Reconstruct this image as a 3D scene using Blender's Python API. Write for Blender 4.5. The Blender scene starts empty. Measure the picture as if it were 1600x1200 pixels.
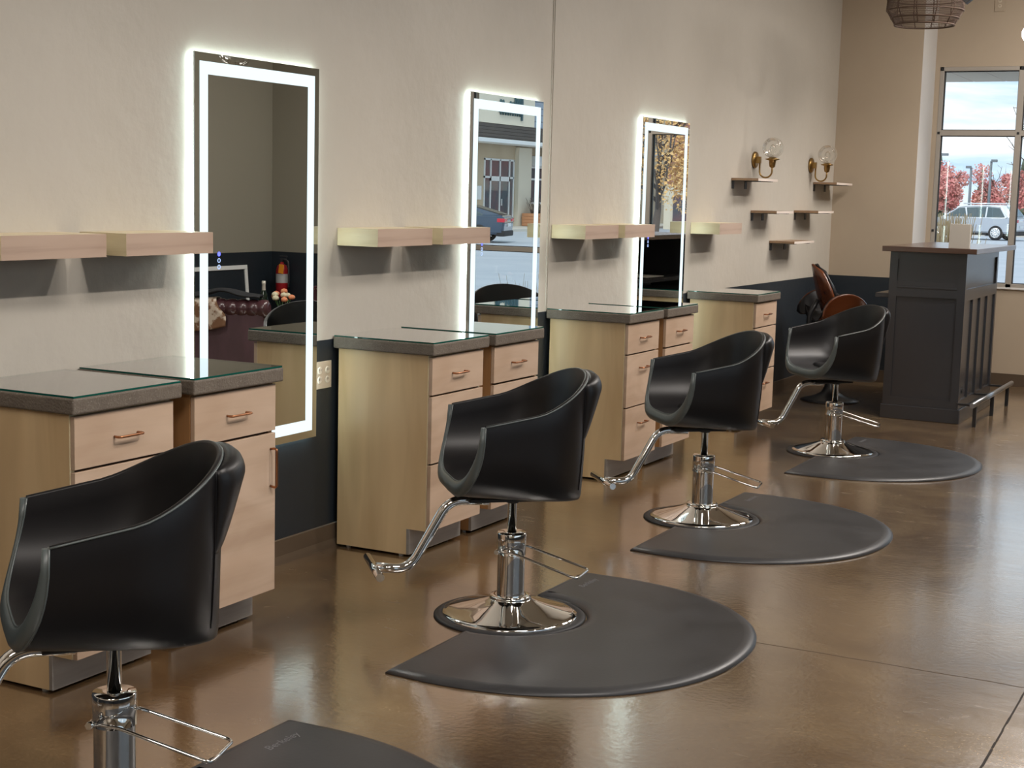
import bpy, bmesh, math, random
from mathutils import Vector, Matrix, Euler
random.seed(7)
PI = math.pi
scn = bpy.context.scene
COL = scn.collection

# ------------------------------------------------------------------ materials
def nodes(name):
    m = bpy.data.materials.new(name); m.use_nodes = True
    nt = m.node_tree
    return m, nt, nt.nodes['Principled BSDF'], nt.nodes['Material Output']

def N(nt, t, **kw):
    n = nt.nodes.new(t)
    for k, v in kw.items():
        if k in n.inputs: n.inputs[k].default_value = v
        else: setattr(n, k, v)
    return n

def ramp(nt, stops):
    r = nt.nodes.new('ShaderNodeValToRGB')
    e = r.color_ramp.elements
    while len(e) < len(stops): e.new(0.5)
    for i, (p, c) in enumerate(stops):
        e[i].position = p
        e[i].color = (c[0], c[1], c[2], 1) if not isinstance(c, (int, float)) else (c, c, c, 1)
    return r

def mat(name, col, rough=0.5, metal=0.0, spec=0.5, col2=None, nscale=(6, 6, 6), detail=4, bump=0.0, bscale=40.0, bdist=0.002,
        coat=0.0, emit=None, estr=0.0, rvar=0.0, lo=0.35, hi=0.65):
    m, nt, b, out = nodes(name)
    b.inputs['Base Color'].default_value = (*col, 1)
    b.inputs['Roughness'].default_value = rough
    b.inputs['Metallic'].default_value = metal
    b.inputs['Specular IOR Level'].default_value = spec
    b.inputs['Coat Weight'].default_value = coat
    if emit:
        b.inputs['Emission Color'].default_value = (*emit, 1); b.inputs['Emission Strength'].default_value = estr
    tc = N(nt, 'ShaderNodeTexCoord')
    if col2:
        mp = N(nt, 'ShaderNodeMapping'); mp.inputs['Scale'].default_value = nscale
        nz = N(nt, 'ShaderNodeTexNoise', Scale=1.0, Detail=detail, Roughness=0.6)
        r = ramp(nt, [(lo, col), (hi, col2)])
        nt.links.new(tc.outputs['Object'], mp.inputs['Vector']); nt.links.new(mp.outputs[0], nz.inputs['Vector'])
        nt.links.new(nz.outputs['Fac'], r.inputs['Fac']); nt.links.new(r.outputs['Color'], b.inputs['Base Color'])
        if rvar:
            mr = N(nt, 'ShaderNodeMapRange'); mr.inputs['To Min'].default_value = rough - rvar; mr.inputs['To Max'].default_value = rough + rvar
            nt.links.new(nz.outputs['Fac'], mr.inputs['Value']); nt.links.new(mr.outputs[0], b.inputs['Roughness'])
    if bump:
        nb = N(nt, 'ShaderNodeTexNoise', Scale=bscale, Detail=5.0)
        bp = N(nt, 'ShaderNodeBump', Strength=bump, Distance=bdist)
        nt.links.new(tc.outputs['Object'], nb.inputs['Vector']); nt.links.new(nb.outputs['Fac'], bp.inputs['Height'])
        nt.links.new(bp.outputs['Normal'], b.inputs['Normal'])
    return m

def wood(name, c1, c2, axis='Z', rough=0.42, scale=1.0, board=False, coat=0.15):
    """Wood with stretched grain along an axis, and optional glued boards across."""
    m, nt, b, out = nodes(name)
    tc = N(nt, 'ShaderNodeTexCoord')
    mp = N(nt, 'ShaderNodeMapping')
    s = {'X': (1.2, 22, 22), 'Y': (22, 1.2, 22), 'Z': (22, 22, 1.2)}[axis]
    mp.inputs['Scale'].default_value = tuple(v * scale for v in s)
    nz = N(nt, 'ShaderNodeTexNoise', Scale=1.0, Detail=6.0, Roughness=0.55, Distortion=0.6)
    r = ramp(nt, [(0.3, c2), (0.5, c1), (0.72, tuple(min(1, v * 1.06) for v in c1))])
    mp2 = N(nt, 'ShaderNodeMapping')
    s2 = {'X': (1.5, 5, 5), 'Y': (5, 1.5, 5), 'Z': (5, 5, 1.0)}[axis]
    mp2.inputs['Scale'].default_value = s2
    nz2 = N(nt, 'ShaderNodeTexNoise', Scale=1.0, Detail=2.0, Distortion=1.5)
    mix = N(nt, 'ShaderNodeMix', data_type='RGBA', blend_type='MULTIPLY')
    r2 = ramp(nt, [(0.35, (0.86, 0.82, 0.78)), (0.6, (1, 1, 1))])
    L = nt.links.new
    L(tc.outputs['Object'], mp.inputs[0]); L(mp.outputs[0], nz.inputs['Vector']); L(nz.outputs['Fac'], r.inputs['Fac'])
    L(tc.outputs['Object'], mp2.inputs[0]); L(mp2.outputs[0], nz2.inputs['Vector']); L(nz2.outputs['Fac'], r2.inputs['Fac'])
    mix.inputs['Factor'].default_value = 1.0
    L(r.outputs['Color'], mix.inputs['A']); L(r2.outputs['Color'], mix.inputs['B'])
    L(mix.outputs['Result'], b.inputs['Base Color'])
    b.inputs['Roughness'].default_value = rough
    b.inputs['Coat Weight'].default_value = coat; b.inputs['Coat Roughness'].default_value = 0.25
    return m

def clear_glass(name, tint=(1, 1, 1), refl=1.0, rough=0.0):
    m, nt, b, out = nodes(name)
    nt.nodes.remove(b)
    tr = N(nt, 'ShaderNodeBsdfTransparent', Color=(*tint, 1)); gl = N(nt, 'ShaderNodeBsdfGlossy', Color=(1, 1, 1, 1), Roughness=rough)
    fr = N(nt, 'ShaderNodeFresnel', IOR=1.5); mx = N(nt, 'ShaderNodeMixShader')
    mu = N(nt, 'ShaderNodeMath', operation='MULTIPLY'); mu.inputs[1].default_value = refl
    L = nt.links.new
    L(fr.outputs[0], mu.inputs[0]); L(mu.outputs[0], mx.inputs[0]); L(tr.outputs[0], mx.inputs[1]); L(gl.outputs[0], mx.inputs[2]); L(mx.outputs[0], out.inputs[0])
    return m

def emitter(name, col, s):
    m, nt, b, out = nodes(name)
    nt.nodes.remove(b); e = N(nt, 'ShaderNodeEmission', Color=(*col, 1), Strength=s)
    nt.links.new(e.outputs[0], out.inputs[0]); return m

M = {}
M['wall'] = mat('beige_paint', (0.50, 0.465, 0.405), 0.55, col2=(0.475, 0.44, 0.38), nscale=(1.5, 1.5, 1.5), bump=0.38, bscale=10.0, bdist=0.015)
M['wall_far'] = mat('tan_paint', (0.45, 0.37, 0.275), 0.6, col2=(0.43, 0.35, 0.26), nscale=(1.5, 1.5, 1.5), bump=0.1, bscale=20.0)
M['wall_shaded'] = mat('shaded_wall_paint', (0.28, 0.262, 0.21), 0.6, bump=0.2, bscale=9.0, bdist=0.01)  # same paint as the other walls, with the room's dimness put into the colour
M['white_paint'] = mat('white_paint', (0.68, 0.67, 0.65), 0.6)
M['navy'] = mat('charcoal_paint', (0.015, 0.021, 0.028), 0.42, bump=0.25, bscale=12.0, bdist=0.006)
M['ceiling'] = mat('ceiling_paint', (0.62, 0.58, 0.52), 0.8)
M['baseboard'] = mat('brown_vinyl', (0.095, 0.068, 0.046), 0.3)
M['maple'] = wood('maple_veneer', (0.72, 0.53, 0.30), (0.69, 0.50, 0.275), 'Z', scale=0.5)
M['maple_amber_shaded'] = wood('amber_maple_shaded', (0.40, 0.22, 0.095), (0.34, 0.18, 0.075), 'Z', scale=0.5)  # amber edging; on the bodies the narrow gap's shade is in the colour
M['maple_front'] = wood('maple_front', (0.575, 0.43, 0.32), (0.50, 0.365, 0.265), 'Y', scale=0.6)
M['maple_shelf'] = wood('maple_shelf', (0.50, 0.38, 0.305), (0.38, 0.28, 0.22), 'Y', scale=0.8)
M['maple_pale_lit'] = wood('maple_pale_lit', (0.78, 0.68, 0.46), (0.70, 0.60, 0.38), 'X', scale=0.8)
M['dark_gap'] = mat('dark_gap', (0.09, 0.045, 0.025), 0.7)
M['toe'] = mat('grey_laminate', (0.36, 0.335, 0.31), 0.35, metal=0.2, col2=(0.30, 0.28, 0.26), nscale=(10, 3, 30))
M['copper'] = mat('brushed_copper', (0.40, 0.18, 0.09), 0.28, metal=1.0)
M['foot'] = mat('white_plastic', (0.7, 0.7, 0.68), 0.4)
M['glass_edge'] = mat('green_glass_edge', (0.008, 0.085, 0.066), 0.05, spec=0.8, emit=(0.0, 0.0, 0.0))
M['glass_sheet'] = clear_glass('glass_sheet', (0.93, 0.97, 0.95), 1.6)
M['window_glass'] = clear_glass('window_glass', (0.97, 0.985, 0.98), 0.8)
M['globe_glass'] = clear_glass('globe_glass', (0.98, 0.98, 0.97), 0.5)
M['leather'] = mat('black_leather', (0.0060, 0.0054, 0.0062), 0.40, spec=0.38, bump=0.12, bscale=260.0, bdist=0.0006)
M['leather_edge_lit'] = mat('black_leather_edge_lit', (0.080, 0.098, 0.098), 0.36, spec=0.7, bump=0.12, bscale=260.0, bdist=0.0006)  # same black leather; light caught along the rims is put into the colour
M['chrome'] = mat('chrome', (0.80, 0.79, 0.77), 0.04, metal=1.0)
M['black_plastic'] = mat('black_plastic', (0.012, 0.012, 0.013), 0.4)
M['rubber'] = mat('black_rubber', (0.02, 0.02, 0.022), 0.55)
M['mat'] = mat('grey_black_vinyl', (0.036, 0.036, 0.038), 0.38, spec=0.5, col2=(0.050, 0.050, 0.053), nscale=(5, 5, 5), bump=0.25, bscale=90.0, bdist=0.001, rvar=0.05)
M['mat_text'] = mat('embossed_lettering', (0.18, 0.18, 0.19), 0.4)
M['led'] = emitter('led_band', (0.80, 0.96, 1.0), 1.08)
M['led_side'] = emitter('led_side', (0.80, 1.0, 0.95), 9.0)
M['mirror'] = mat('mirror_glass', (0.80, 0.83, 0.82), 0.0, metal=1.0)
M['housing'] = mat('mirror_housing', (0.5, 0.5, 0.5), 0.5)
M['blue_led'] = emitter('blue_led', (0.12, 0.14, 1.0), 2.2)
M['pale_led'] = emitter('pale_led', (0.45, 0.6, 1.0), 1.3)
M['brass'] = mat('aged_brass', (0.36, 0.23, 0.085), 0.30, metal=1.0)
M['iron'] = mat('black_iron', (0.03, 0.03, 0.034), 0.5)
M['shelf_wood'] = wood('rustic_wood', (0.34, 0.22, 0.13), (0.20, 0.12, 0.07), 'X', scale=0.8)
M['shelf_edge_lit'] = wood('rustic_wood_edge_lit', (0.80, 0.72, 0.66), (0.70, 0.60, 0.53), 'Y', scale=0.8)  # front edge only: whitish reflected light is put into the wood colour
M['bar_paint'] = mat('charcoal_lacquer', (0.036, 0.038, 0.044), 0.26, spec=0.7, bump=0.05, bscale=30)
M['bar_top'] = wood('dark_walnut', (0.085, 0.045, 0.03), (0.05, 0.026, 0.018), 'X', rough=0.25, coat=0.4)
M['steel'] = mat('satin_steel', (0.45, 0.46, 0.48), 0.28, metal=1.0)
M['card'] = mat('grey_card', (0.50, 0.47, 0.42), 0.7)
M['paper'] = mat('paper', (0.75, 0.73, 0.70), 0.8)
M['ply'] = wood('rosewood_ply', (0.13, 0.038, 0.013), (0.075, 0.02, 0.008), 'X', rough=0.25, coat=0.5)
M['frame_alu'] = mat('beige_aluminium', (0.40, 0.365, 0.32), 0.45, metal=0.2)
M['gasket'] = mat('black_gasket', (0.02, 0.02, 0.02), 0.6)
M['plate'] = mat('ivory_plate', (0.62, 0.54, 0.42), 0.35)
M['socket'] = mat('ivory_socket', (0.72, 0.66, 0.55), 0.3)
M['rattan'] = mat('dark_rattan', (0.10, 0.06, 0.04), 0.6)
M['ox'] = mat('oxblood_leather', (0.085, 0.035, 0.042), 0.26, spec=0.6, coat=0.2, col2=(0.06, 0.022, 0.028), nscale=(4, 4, 4))
M['ox_cloth'] = mat('oxblood_panel', (0.115, 0.062, 0.078), 0.5, col2=(0.09, 0.05, 0.06), nscale=(8, 8, 3))
M['hide'] = mat('cow_hide', (0.62, 0.53, 0.44), 0.8, col2=(0.20, 0.10, 0.05), nscale=(7, 7, 7), lo=0.47, hi=0.53)
M['black_cloth'] = mat('black_cloth', (0.012, 0.013, 0.016), 0.8)
M['red'] = mat('extinguisher_red', (0.30, 0.01, 0.015), 0.3)
M['silver_label'] = mat('silver_label', (0.42, 0.42, 0.42), 0.4)
M['orange'] = mat('orange_tag', (0.9, 0.33, 0.02), 0.6)
M['bottle'] = mat('dark_green_glass', (0.01, 0.02, 0.012), 0.08)
M['foil'] = mat('gold_white_foil', (0.72, 0.68, 0.60), 0.3, metal=0.3)
M['rose_o'] = mat('orange_petals', (0.80, 0.22, 0.10), 0.7, col2=(0.85, 0.42, 0.22), nscale=(60, 60, 60))
M['rose_w'] = mat('cream_petals', (0.72, 0.66, 0.42), 0.7, col2=(0.80, 0.76, 0.58), nscale=(60, 60, 60))
M['leaf_g'] = mat('green_leaf', (0.05, 0.12, 0.03), 0.6)
M['asphalt'] = mat('asphalt', (0.40, 0.43, 0.47), 0.8, col2=(0.46, 0.48, 0.52), nscale=(0.5, 0.5, 0.5), detail=8, bump=0.2, bscale=3)
M['lawn'] = mat('autumn_lawn', (0.36, 0.34, 0.14), 0.9, col2=(0.42, 0.30, 0.13), nscale=(0.6, 0.6, 0.6))
M['concrete_kerb'] = mat('kerb_concrete', (0.60, 0.56, 0.50), 0.8)
M['red_leaf'] = mat('crimson_leaves', (0.60, 0.17, 0.18), 0.8, col2=(0.72, 0.36, 0.30), nscale=(0.8, 0.8, 0.8))
M['gold_leaf'] = mat('golden_leaves', (0.80, 0.44, 0.14), 0.8, col2=(0.85, 0.60, 0.28), nscale=(1.2, 1.2, 1.2))
M['bark'] = mat('bark', (0.13, 0.10, 0.085), 0.9)
M['reed'] = mat('dry_reed', (0.72, 0.55, 0.33), 0.85)
M['suv_paint'] = mat('silver_paint', (0.50, 0.53, 0.58), 0.28, metal=0.5, coat=0.5)
M['sedan_paint'] = mat('dark_blue_paint', (0.045, 0.075, 0.12), 0.2, metal=0.4, coat=1.0)
M['white_car'] = mat('white_car_paint', (0.78, 0.80, 0.82), 0.25, coat=0.6)
M['car_glass'] = mat('tinted_car_glass', (0.06, 0.09, 0.10), 0.05, spec=0.8)
M['car_trim'] = mat('white_chrome_trim', (0.9, 0.9, 0.9), 0.2, metal=0.6)
M['tyre'] = mat('tyre_rubber', (0.02, 0.02, 0.022), 0.8)
M['tail'] = mat('tail_light_red', (0.6, 0.03, 0.05), 0.2)
M['stone'] = mat('tan_stone', (0.58, 0.47, 0.33), 0.85, col2=(0.52, 0.41, 0.28), nscale=(0.6, 0.6, 0.6))
M['stone_pale'] = mat('pale_stone', (0.74, 0.67, 0.54), 0.85)
M['siding'] = mat('blue_grey_siding', (0.30, 0.35, 0.42), 0.8)
M['canopy'] = mat('dark_canopy', (0.075, 0.065, 0.06), 0.8)
M['white_frame'] = mat('white_frame', (0.78, 0.80, 0.80), 0.5)
M['shop_glass'] = mat('dark_shop_glass', (0.07, 0.10, 0.12), 0.04, spec=0.8, col2=(0.16, 0.09, 0.10), nscale=(0.5, 0.9, 0.9))
M['sign_dark'] = mat('dark_teal_letter', (0.03, 0.09, 0.11), 0.5)
M['brick'] = mat('red_brick', (0.36, 0.16, 0.13), 0.9, col2=(0.42, 0.20, 0.16), nscale=(1, 1, 6))
M['terracotta'] = mat('cedar_planter', (0.50, 0.24, 0.12), 0.8)
M['soffit'] = mat('soffit_panel', (0.66, 0.60, 0.57), 0.6)
M['lamp_metal'] = mat('lamp_post_grey', (0.16, 0.18, 0.20), 0.5)
M['track'] = mat('track_head_grey', (0.05, 0.05, 0.05), 0.5)
M['warm_bulb'] = emitter('warm_bulb', (1.0, 0.86, 0.72), 12.0)
M['white_bulb'] = emitter('white_bulb', (1.0, 0.96, 0.9), 6.0)
M['green_sprig'] = mat('conifer_green', (0.10, 0.13, 0.09), 0.9)

def concrete():
    m, nt, b, out = nodes('cast_concrete')
    tc = N(nt, 'ShaderNodeTexCoord'); L = nt.links.new
    n1 = N(nt, 'ShaderNodeTexNoise', Scale=9.0, Detail=6.0, Roughness=0.7)
    r1 = ramp(nt, [(0.3, (0.120, 0.096, 0.076)), (0.7, (0.18, 0.15, 0.118))])
    v = N(nt, 'ShaderNodeTexVoronoi', Scale=130.0)
    r2 = ramp(nt, [(0.0, 0.35), (0.16, 0.9), (0.9, 1.0)])
    n3 = N(nt, 'ShaderNodeTexNoise', Scale=260.0, Detail=2.0)
    r3 = ramp(nt, [(0.60, 0.0), (0.72, 0.5)])
    mu = N(nt, 'ShaderNodeMix', data_type='RGBA', blend_type='MULTIPLY'); mu.inputs['Factor'].default_value = 0.7
    ad = N(nt, 'ShaderNodeMix', data_type='RGBA', blend_type='MIX'); ad.inputs['B'].default_value = (0.42, 0.40, 0.34, 1)
    L(tc.outputs['Object'], n1.inputs['Vector']); L(tc.outputs['Object'], v.inputs['Vector']); L(tc.outputs['Object'], n3.inputs['Vector'])
    L(n1.outputs['Fac'], r1.inputs['Fac']); L(v.outputs['Distance'], r2.inputs['Fac']); L(n3.outputs['Fac'], r3.inputs['Fac'])
    L(r1.outputs['Color'], mu.inputs['A']); L(r2.outputs['Color'], mu.inputs['B']); L(mu.outputs['Result'], ad.inputs['A']); L(r3.outputs['Color'], ad.inputs['Factor'])
    L(ad.outputs['Result'], b.inputs['Base Color'])
    bp = N(nt, 'ShaderNodeBump', Strength=0.5, Distance=0.002); L(v.outputs['Distance'], bp.inputs['Height']); L(bp.outputs['Normal'], b.inputs['Normal'])
    b.inputs['Roughness'].default_value = 0.55
    return m
M['concrete'] = concrete()

def floor_mat():
    m, nt, b, out = nodes('polished_stained_concrete')
    tc = N(nt, 'ShaderNodeTexCoord'); L = nt.links.new
    n1 = N(nt, 'ShaderNodeTexNoise', Scale=1.1, Detail=9.0, Roughness=0.62, Distortion=0.5)
    r1 = ramp(nt, [(0.32, (0.085, 0.049, 0.025)), (0.50, (0.165, 0.105, 0.054)), (0.66, (0.26, 0.18, 0.095))])
    n2 = N(nt, 'ShaderNodeTexNoise', Scale=95.0, Detail=4.0, Roughness=0.7)
    r2 = ramp(nt, [(0.3, (0.55, 0.52, 0.50)), (0.5, (1.0, 1.0, 1.0)), (0.66, (1.9, 1.8, 1.6))])
    mu = N(nt, 'ShaderNodeMix', data_type='RGBA', blend_type='MULTIPLY'); mu.inputs['Factor'].default_value = 0.8
    L(tc.outputs['Object'], n1.inputs['Vector']); L(tc.outputs['Object'], n2.inputs['Vector'])
    L(n1.outputs['Fac'], r1.inputs['Fac']); L(n2.outputs['Fac'], r2.inputs['Fac'])
    L(r1.outputs['Color'], mu.inputs['A']); L(r2.outputs['Color'], mu.inputs['B'])
    # pale scuffs, stretched
    mp = N(nt, 'ShaderNodeMapping'); mp.inputs['Scale'].default_value = (2.0, 5.0, 1.0); mp.inputs['Rotation'].default_value = (0, 0, 0.5)
    n3 = N(nt, 'ShaderNodeTexNoise', Scale=2.2, Detail=12.0, Roughness=0.75, Distortion=1.2)
    r3 = ramp(nt, [(0.60, 0.0), (0.74, 0.55)])
    sc = N(nt, 'ShaderNodeMix', data_type='RGBA', blend_type='MIX'); sc.inputs['B'].default_value = (0.30, 0.235, 0.16, 1)
    L(tc.outputs['Object'], mp.inputs[0]); L(mp.outputs[0], n3.inputs['Vector']); L(n3.outputs['Fac'], r3.inputs['Fac'])
    L(mu.outputs['Result'], sc.inputs['A']); L(r3.outputs['Color'], sc.inputs['Factor'])
    L(sc.outputs['Result'], b.inputs['Base Color'])
    rr = N(nt, 'ShaderNodeMapRange'); rr.inputs['From Min'].default_value = 0.3; rr.inputs['From Max'].default_value = 0.7
    rr.inputs['To Min'].default_value = 0.14; rr.inputs['To Max'].default_value = 0.30
    L(n3.outputs['Fac'], rr.inputs['Value']); L(rr.outputs[0], b.inputs['Roughness'])
    bp = N(nt, 'ShaderNodeBump', Strength=0.30, Distance=0.0014)
    n4 = N(nt, 'ShaderNodeTexNoise', Scale=45.0, Detail=4.0)
    L(tc.outputs['Object'], n4.inputs['Vector']); L(n4.outputs['Fac'], bp.inputs['Height']); L(bp.outputs['Normal'], b.inputs['Normal'])
    b.inputs['Specular IOR Level'].default_value = 0.7
    b.inputs['Coat Weight'].default_value = 1.0; b.inputs['Coat IOR'].default_value = 2.6; b.inputs['Coat Roughness'].default_value = 0.15
    L(bp.outputs['Normal'], b.inputs['Coat Normal'])
    return m
M['floor'] = floor_mat()
M['joint'] = mat('dark_joint', (0.03, 0.022, 0.018), 0.8)
M['joint_fine'] = mat('fine_joint', (0.10, 0.07, 0.05), 0.6)

# ------------------------------------------------------------------ mesh helpers
def box(bm, x0, x1, y0, y1, z0, z1, bev=0.0, mi=0, seg=2):
    vs = [bm.verts.new(p) for p in ((x0, y0, z0), (x1, y0, z0), (x1, y1, z0), (x0, y1, z0), (x0, y0, z1), (x1, y0, z1), (x1, y1, z1), (x0, y1, z1))]
    fs = [bm.faces.new([vs[i] for i in f]) for f in ((0, 3, 2, 1), (4, 5, 6, 7), (0, 1, 5, 4), (1, 2, 6, 5), (2, 3, 7, 6), (3, 0, 4, 7))]
    for f in fs: f.material_index = mi
    if bev > 0:
        es = set(e for f in fs for e in f.edges)
        r = bmesh.ops.bevel(bm, geom=list(es), offset=bev, segments=seg, affect='EDGES', profile=0.5)
        for f in r['faces']: f.material_index = mi
    return fs

def lathe(bm, prof, c=(0, 0, 0), n=48, mi=0, caps=True, mtx=None):
    rings = []
    for r, z in prof:
        ring = []
        for k in range(n):
            a = 2 * PI * k / n
            p = Vector((r * math.cos(a), r * math.sin(a), z))
            if mtx: p = mtx @ p
            ring.append(bm.verts.new(p + Vector(c)))
        rings.append(ring)
    for i in range(len(rings) - 1):
        for k in range(n):
            f = bm.faces.new((rings[i][k], rings[i][(k + 1) % n], rings[i + 1][(k + 1) % n], rings[i + 1][k])); f.material_index = mi; f.smooth = True
    if caps:
        if prof[0][0] > 1e-5: bm.faces.new(list(reversed(rings[0]))).material_index = mi
        if prof[-1][0] > 1e-5: bm.faces.new(rings[-1]).material_index = mi

def tube(bm, pts, r, n=12, mi=0, caps=True, sx=1.0, closed=False):
    pts = [Vector(p) for p in pts]
    rings = []
    prev = None
    m = len(pts)
    for i, p in enumerate(pts):
        if closed: t = (pts[(i + 1) % m] - pts[(i - 1) % m])
        else: t = (pts[min(i + 1, m - 1)] - pts[max(i - 1, 0)])
        if t.length < 1e-9: t = Vector((0, 0, 1))
        t.normalize()
        if prev is None:
            up = Vector((0, 0, 1)) if abs(t.z) < 0.9 else Vector((1, 0, 0))
            a = t.cross(up).normalized()
        else:
            a = (prev - t * prev.dot(t))
            a = a.normalized() if a.length > 1e-6 else t.orthogonal().normalized()
        prev = a
        b = t.cross(a).normalized()
        rr = r[i] if isinstance(r, (list, tuple)) else r
        rings.append([bm.verts.new(p + a * (rr * sx * math.cos(2 * PI * k / n)) + b * (rr * math.sin(2 * PI * k / n))) for k in range(n)])
    rng = range(m if closed else m - 1)
    for i in rng:
        A, B = rings[i], rings[(i + 1) % m]
        for k in range(n):
            f = bm.faces.new((A[k], A[(k + 1) % n], B[(k + 1) % n], B[k])); f.material_index = mi; f.smooth = True
    if caps and not closed:
        bm.faces.new(list(reversed(rings[0]))).material_index = mi; bm.faces.new(rings[-1]).material_index = mi

def fillet(pts, r, n=6):
    """Polyline with rounded corners."""
    pts = [Vector(p) for p in pts]; out = [pts[0]]
    for i in range(1, len(pts) - 1):
        a, b, c = pts[i - 1], pts[i], pts[i + 1]
        d1 = (a - b); d2 = (c - b); l = min(r, d1.length * 0.49, d2.length * 0.49)
        p1 = b + d1.normalized() * l; p2 = b + d2.normalized() * l
        for k in range(n + 1):
            t = k / n
            out.append(p1 * (1 - t) ** 2 + b * 2 * t * (1 - t) + p2 * t * t)
    out.append(pts[-1]); return out

def ball(bm, c, r, n=12, mi=0, sq=(1, 1, 1)):
    ret = bmesh.ops.create_uvsphere(bm, u_segments=n, v_segments=max(6, n // 2), radius=r)
    for v in ret['verts']:
        v.co = Vector((v.co.x * sq[0], v.co.y * sq[1], v.co.z * sq[2])) + Vector(c)
    for f in {f for v in ret['verts'] for f in v.link_faces}: f.smooth = True; f.material_index = mi

def prism(bm, poly, z0, z1, mi=0, axis='Z'):
    """Extrude a 2D polygon; axis Z: (x,y); axis Y: (x,z) extruded y0..y1; axis X: (y,z)."""
    def P(p, h):
        return {'Z': (p[0], p[1], h), 'Y': (p[0], h, p[1]), 'X': (h, p[0], p[1])}[axis]
    a = [bm.verts.new(P(p, z0)) for p in poly]; b = [bm.verts.new(P(p, z1)) for p in poly]
    n = len(poly)
    fs = [bm.faces.new(a), bm.faces.new(list(reversed(b)))]
    for i in range(n): fs.append(bm.faces.new((a[i], b[i], b[(i + 1) % n], a[(i + 1) % n])))
    for f in fs: f.material_index = mi
    return fs

def obj(name, bm, mats, parent=None, smooth=None, loc=None, **props):
    me = bpy.data.meshes.new(name)
    bmesh.ops.recalc_face_normals(bm, faces=bm.faces)
    if smooth:
        for f in bm.faces: f.smooth = True
    bm.to_mesh(me); bm.free()
    for m in (mats if isinstance(mats, (list, tuple)) else [mats]): me.materials.append(M[m] if isinstance(m, str) else m)
    o = bpy.data.objects.new(name, me); COL.objects.link(o)
    if parent: o.parent = parent
    if loc: o.location = loc
    for k, v in props.items(): o[k] = v
    return o

def part(name, m, parent, fn, smooth=None, **props):
    bm = bmesh.new(); fn(bm); return obj(name, bm, m, parent, smooth, **props)

def thing(name, label, cat, loc=(0, 0, 0), rz=0.0, group=None):
    o = bpy.data.objects.new(name, None); COL.objects.link(o); o.location = loc; o.rotation_euler = (0, 0, rz)
    o['label'] = label; o['category'] = cat
    if group: o['group'] = group
    return o

def solo(name, label, cat, m, fn, loc=None, group=None, smooth=None):
    bm = bmesh.new(); fn(bm); o = obj(name, bm, m, None, smooth, loc)
    o['label'] = label; o['category'] = cat
    if group: o['group'] = group
    return o

def struct(name, m, fn, parent=None):
    bm = bmesh.new(); fn(bm); o = obj(name, bm, m, parent)
    if not parent: o['kind'] = 'structure'
    return o

def dup(src, loc=None, rz=None, label=None):
    r = src.copy(); COL.objects.link(r)
    if loc is not None: r.location = loc
    if rz is not None: r.rotation_euler = (0, 0, rz)
    if label: r['label'] = label
    for ch in list(src.children):
        c = ch.copy(); COL.objects.link(c); c.parent = r
        for g in list(ch.children):
            d = g.copy(); COL.objects.link(d); d.parent = c
    return r

# ------------------------------------------------------------------ camera
cd = bpy.data.cameras.new('camera'); cam = bpy.data.objects.new('camera', cd); COL.objects.link(cam)
F = Vector((-0.45935961, 0.87911929, -0.12703555)); R = Vector((0.88449962, 0.46584688, 0.02543834)); U = Vector((-0.08154245, 0.10067755, 0.99157191))
mw = Matrix((R, U, -F)).transposed().to_4x4(); mw.translation = Vector((3.58521339, 0, 1.52958859)); cam.matrix_world = mw
cd.sensor_fit = 'HORIZONTAL'; cd.sensor_width = 36.0; cd.lens = 2330.316 / 1600 * 36.0
cd.clip_start = 0.05; cd.clip_end = 600
scn.camera = cam

# ------------------------------------------------------------------ room shell
ZS = 0.898           # top of the dark dado
H = 3.7
Y0, YF, YW, XR = -3.2, 12.72, 13.2, 5.46
struct('floor', 'floor', lambda b: box(b, -0.2, XR + 0.2, Y0, YW + 0.25, -0.12, 0.0))
def wl(b):
    box(b, -0.15, 0, Y0, YF, ZS, H, mi=0); box(b, -0.15, 0, Y0, YF, 0, ZS, mi=1)
struct('wall_left', ['wall', 'navy'], wl)
def wf(b):
    box(b, -0.15, 0.70, YF, YW + 0.2, ZS, H, mi=0); box(b, -0.15, 0.70, YF, YW + 0.2, 0, ZS, mi=1)
    box(b, 0.70, 0.704, YF, YW, 0, H, mi=2)  # recess side face, paler: window light on it is put into the colour
struct('wall_far', ['wall_far', 'navy', 'white_paint'], wf)
WX0, WX1, WZ0, WZ1 = 0.745, 2.60, 0.835, 2.69      # window 1 opening
VX0, VX1, VZ0 = 2.66, 3.93, 0.10                   # window 2 opening
def ww(b):
    y0, y1 = YW, YW + 0.2
    box(b, 0.704, XR, y0, y1, WZ1, H); box(b, 0.704, WX0, y0, y1, 0, WZ1)
    box(b, WX0, WX1, y0, y1, 0, WZ0); box(b, WX1, VX0, y0, y1, 0, WZ1)
    box(b, VX0, VX1, y0, y1, 0, VZ0); box(b, VX1, 4.35, y0, y1, 0, WZ1)
struct('wall_window', ['wall_far'], ww)
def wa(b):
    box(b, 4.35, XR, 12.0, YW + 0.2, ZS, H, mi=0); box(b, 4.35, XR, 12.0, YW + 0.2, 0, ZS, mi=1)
struct('wall_alcove', ['wall_shaded', 'navy'], wa)
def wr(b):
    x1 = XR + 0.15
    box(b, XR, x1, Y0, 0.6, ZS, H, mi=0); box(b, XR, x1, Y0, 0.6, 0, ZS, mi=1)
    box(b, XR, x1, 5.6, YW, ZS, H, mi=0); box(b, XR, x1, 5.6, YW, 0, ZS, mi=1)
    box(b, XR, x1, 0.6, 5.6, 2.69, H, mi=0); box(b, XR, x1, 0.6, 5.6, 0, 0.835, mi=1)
struct('wall_right', ['wall_shaded', 'navy'], wr)
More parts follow.
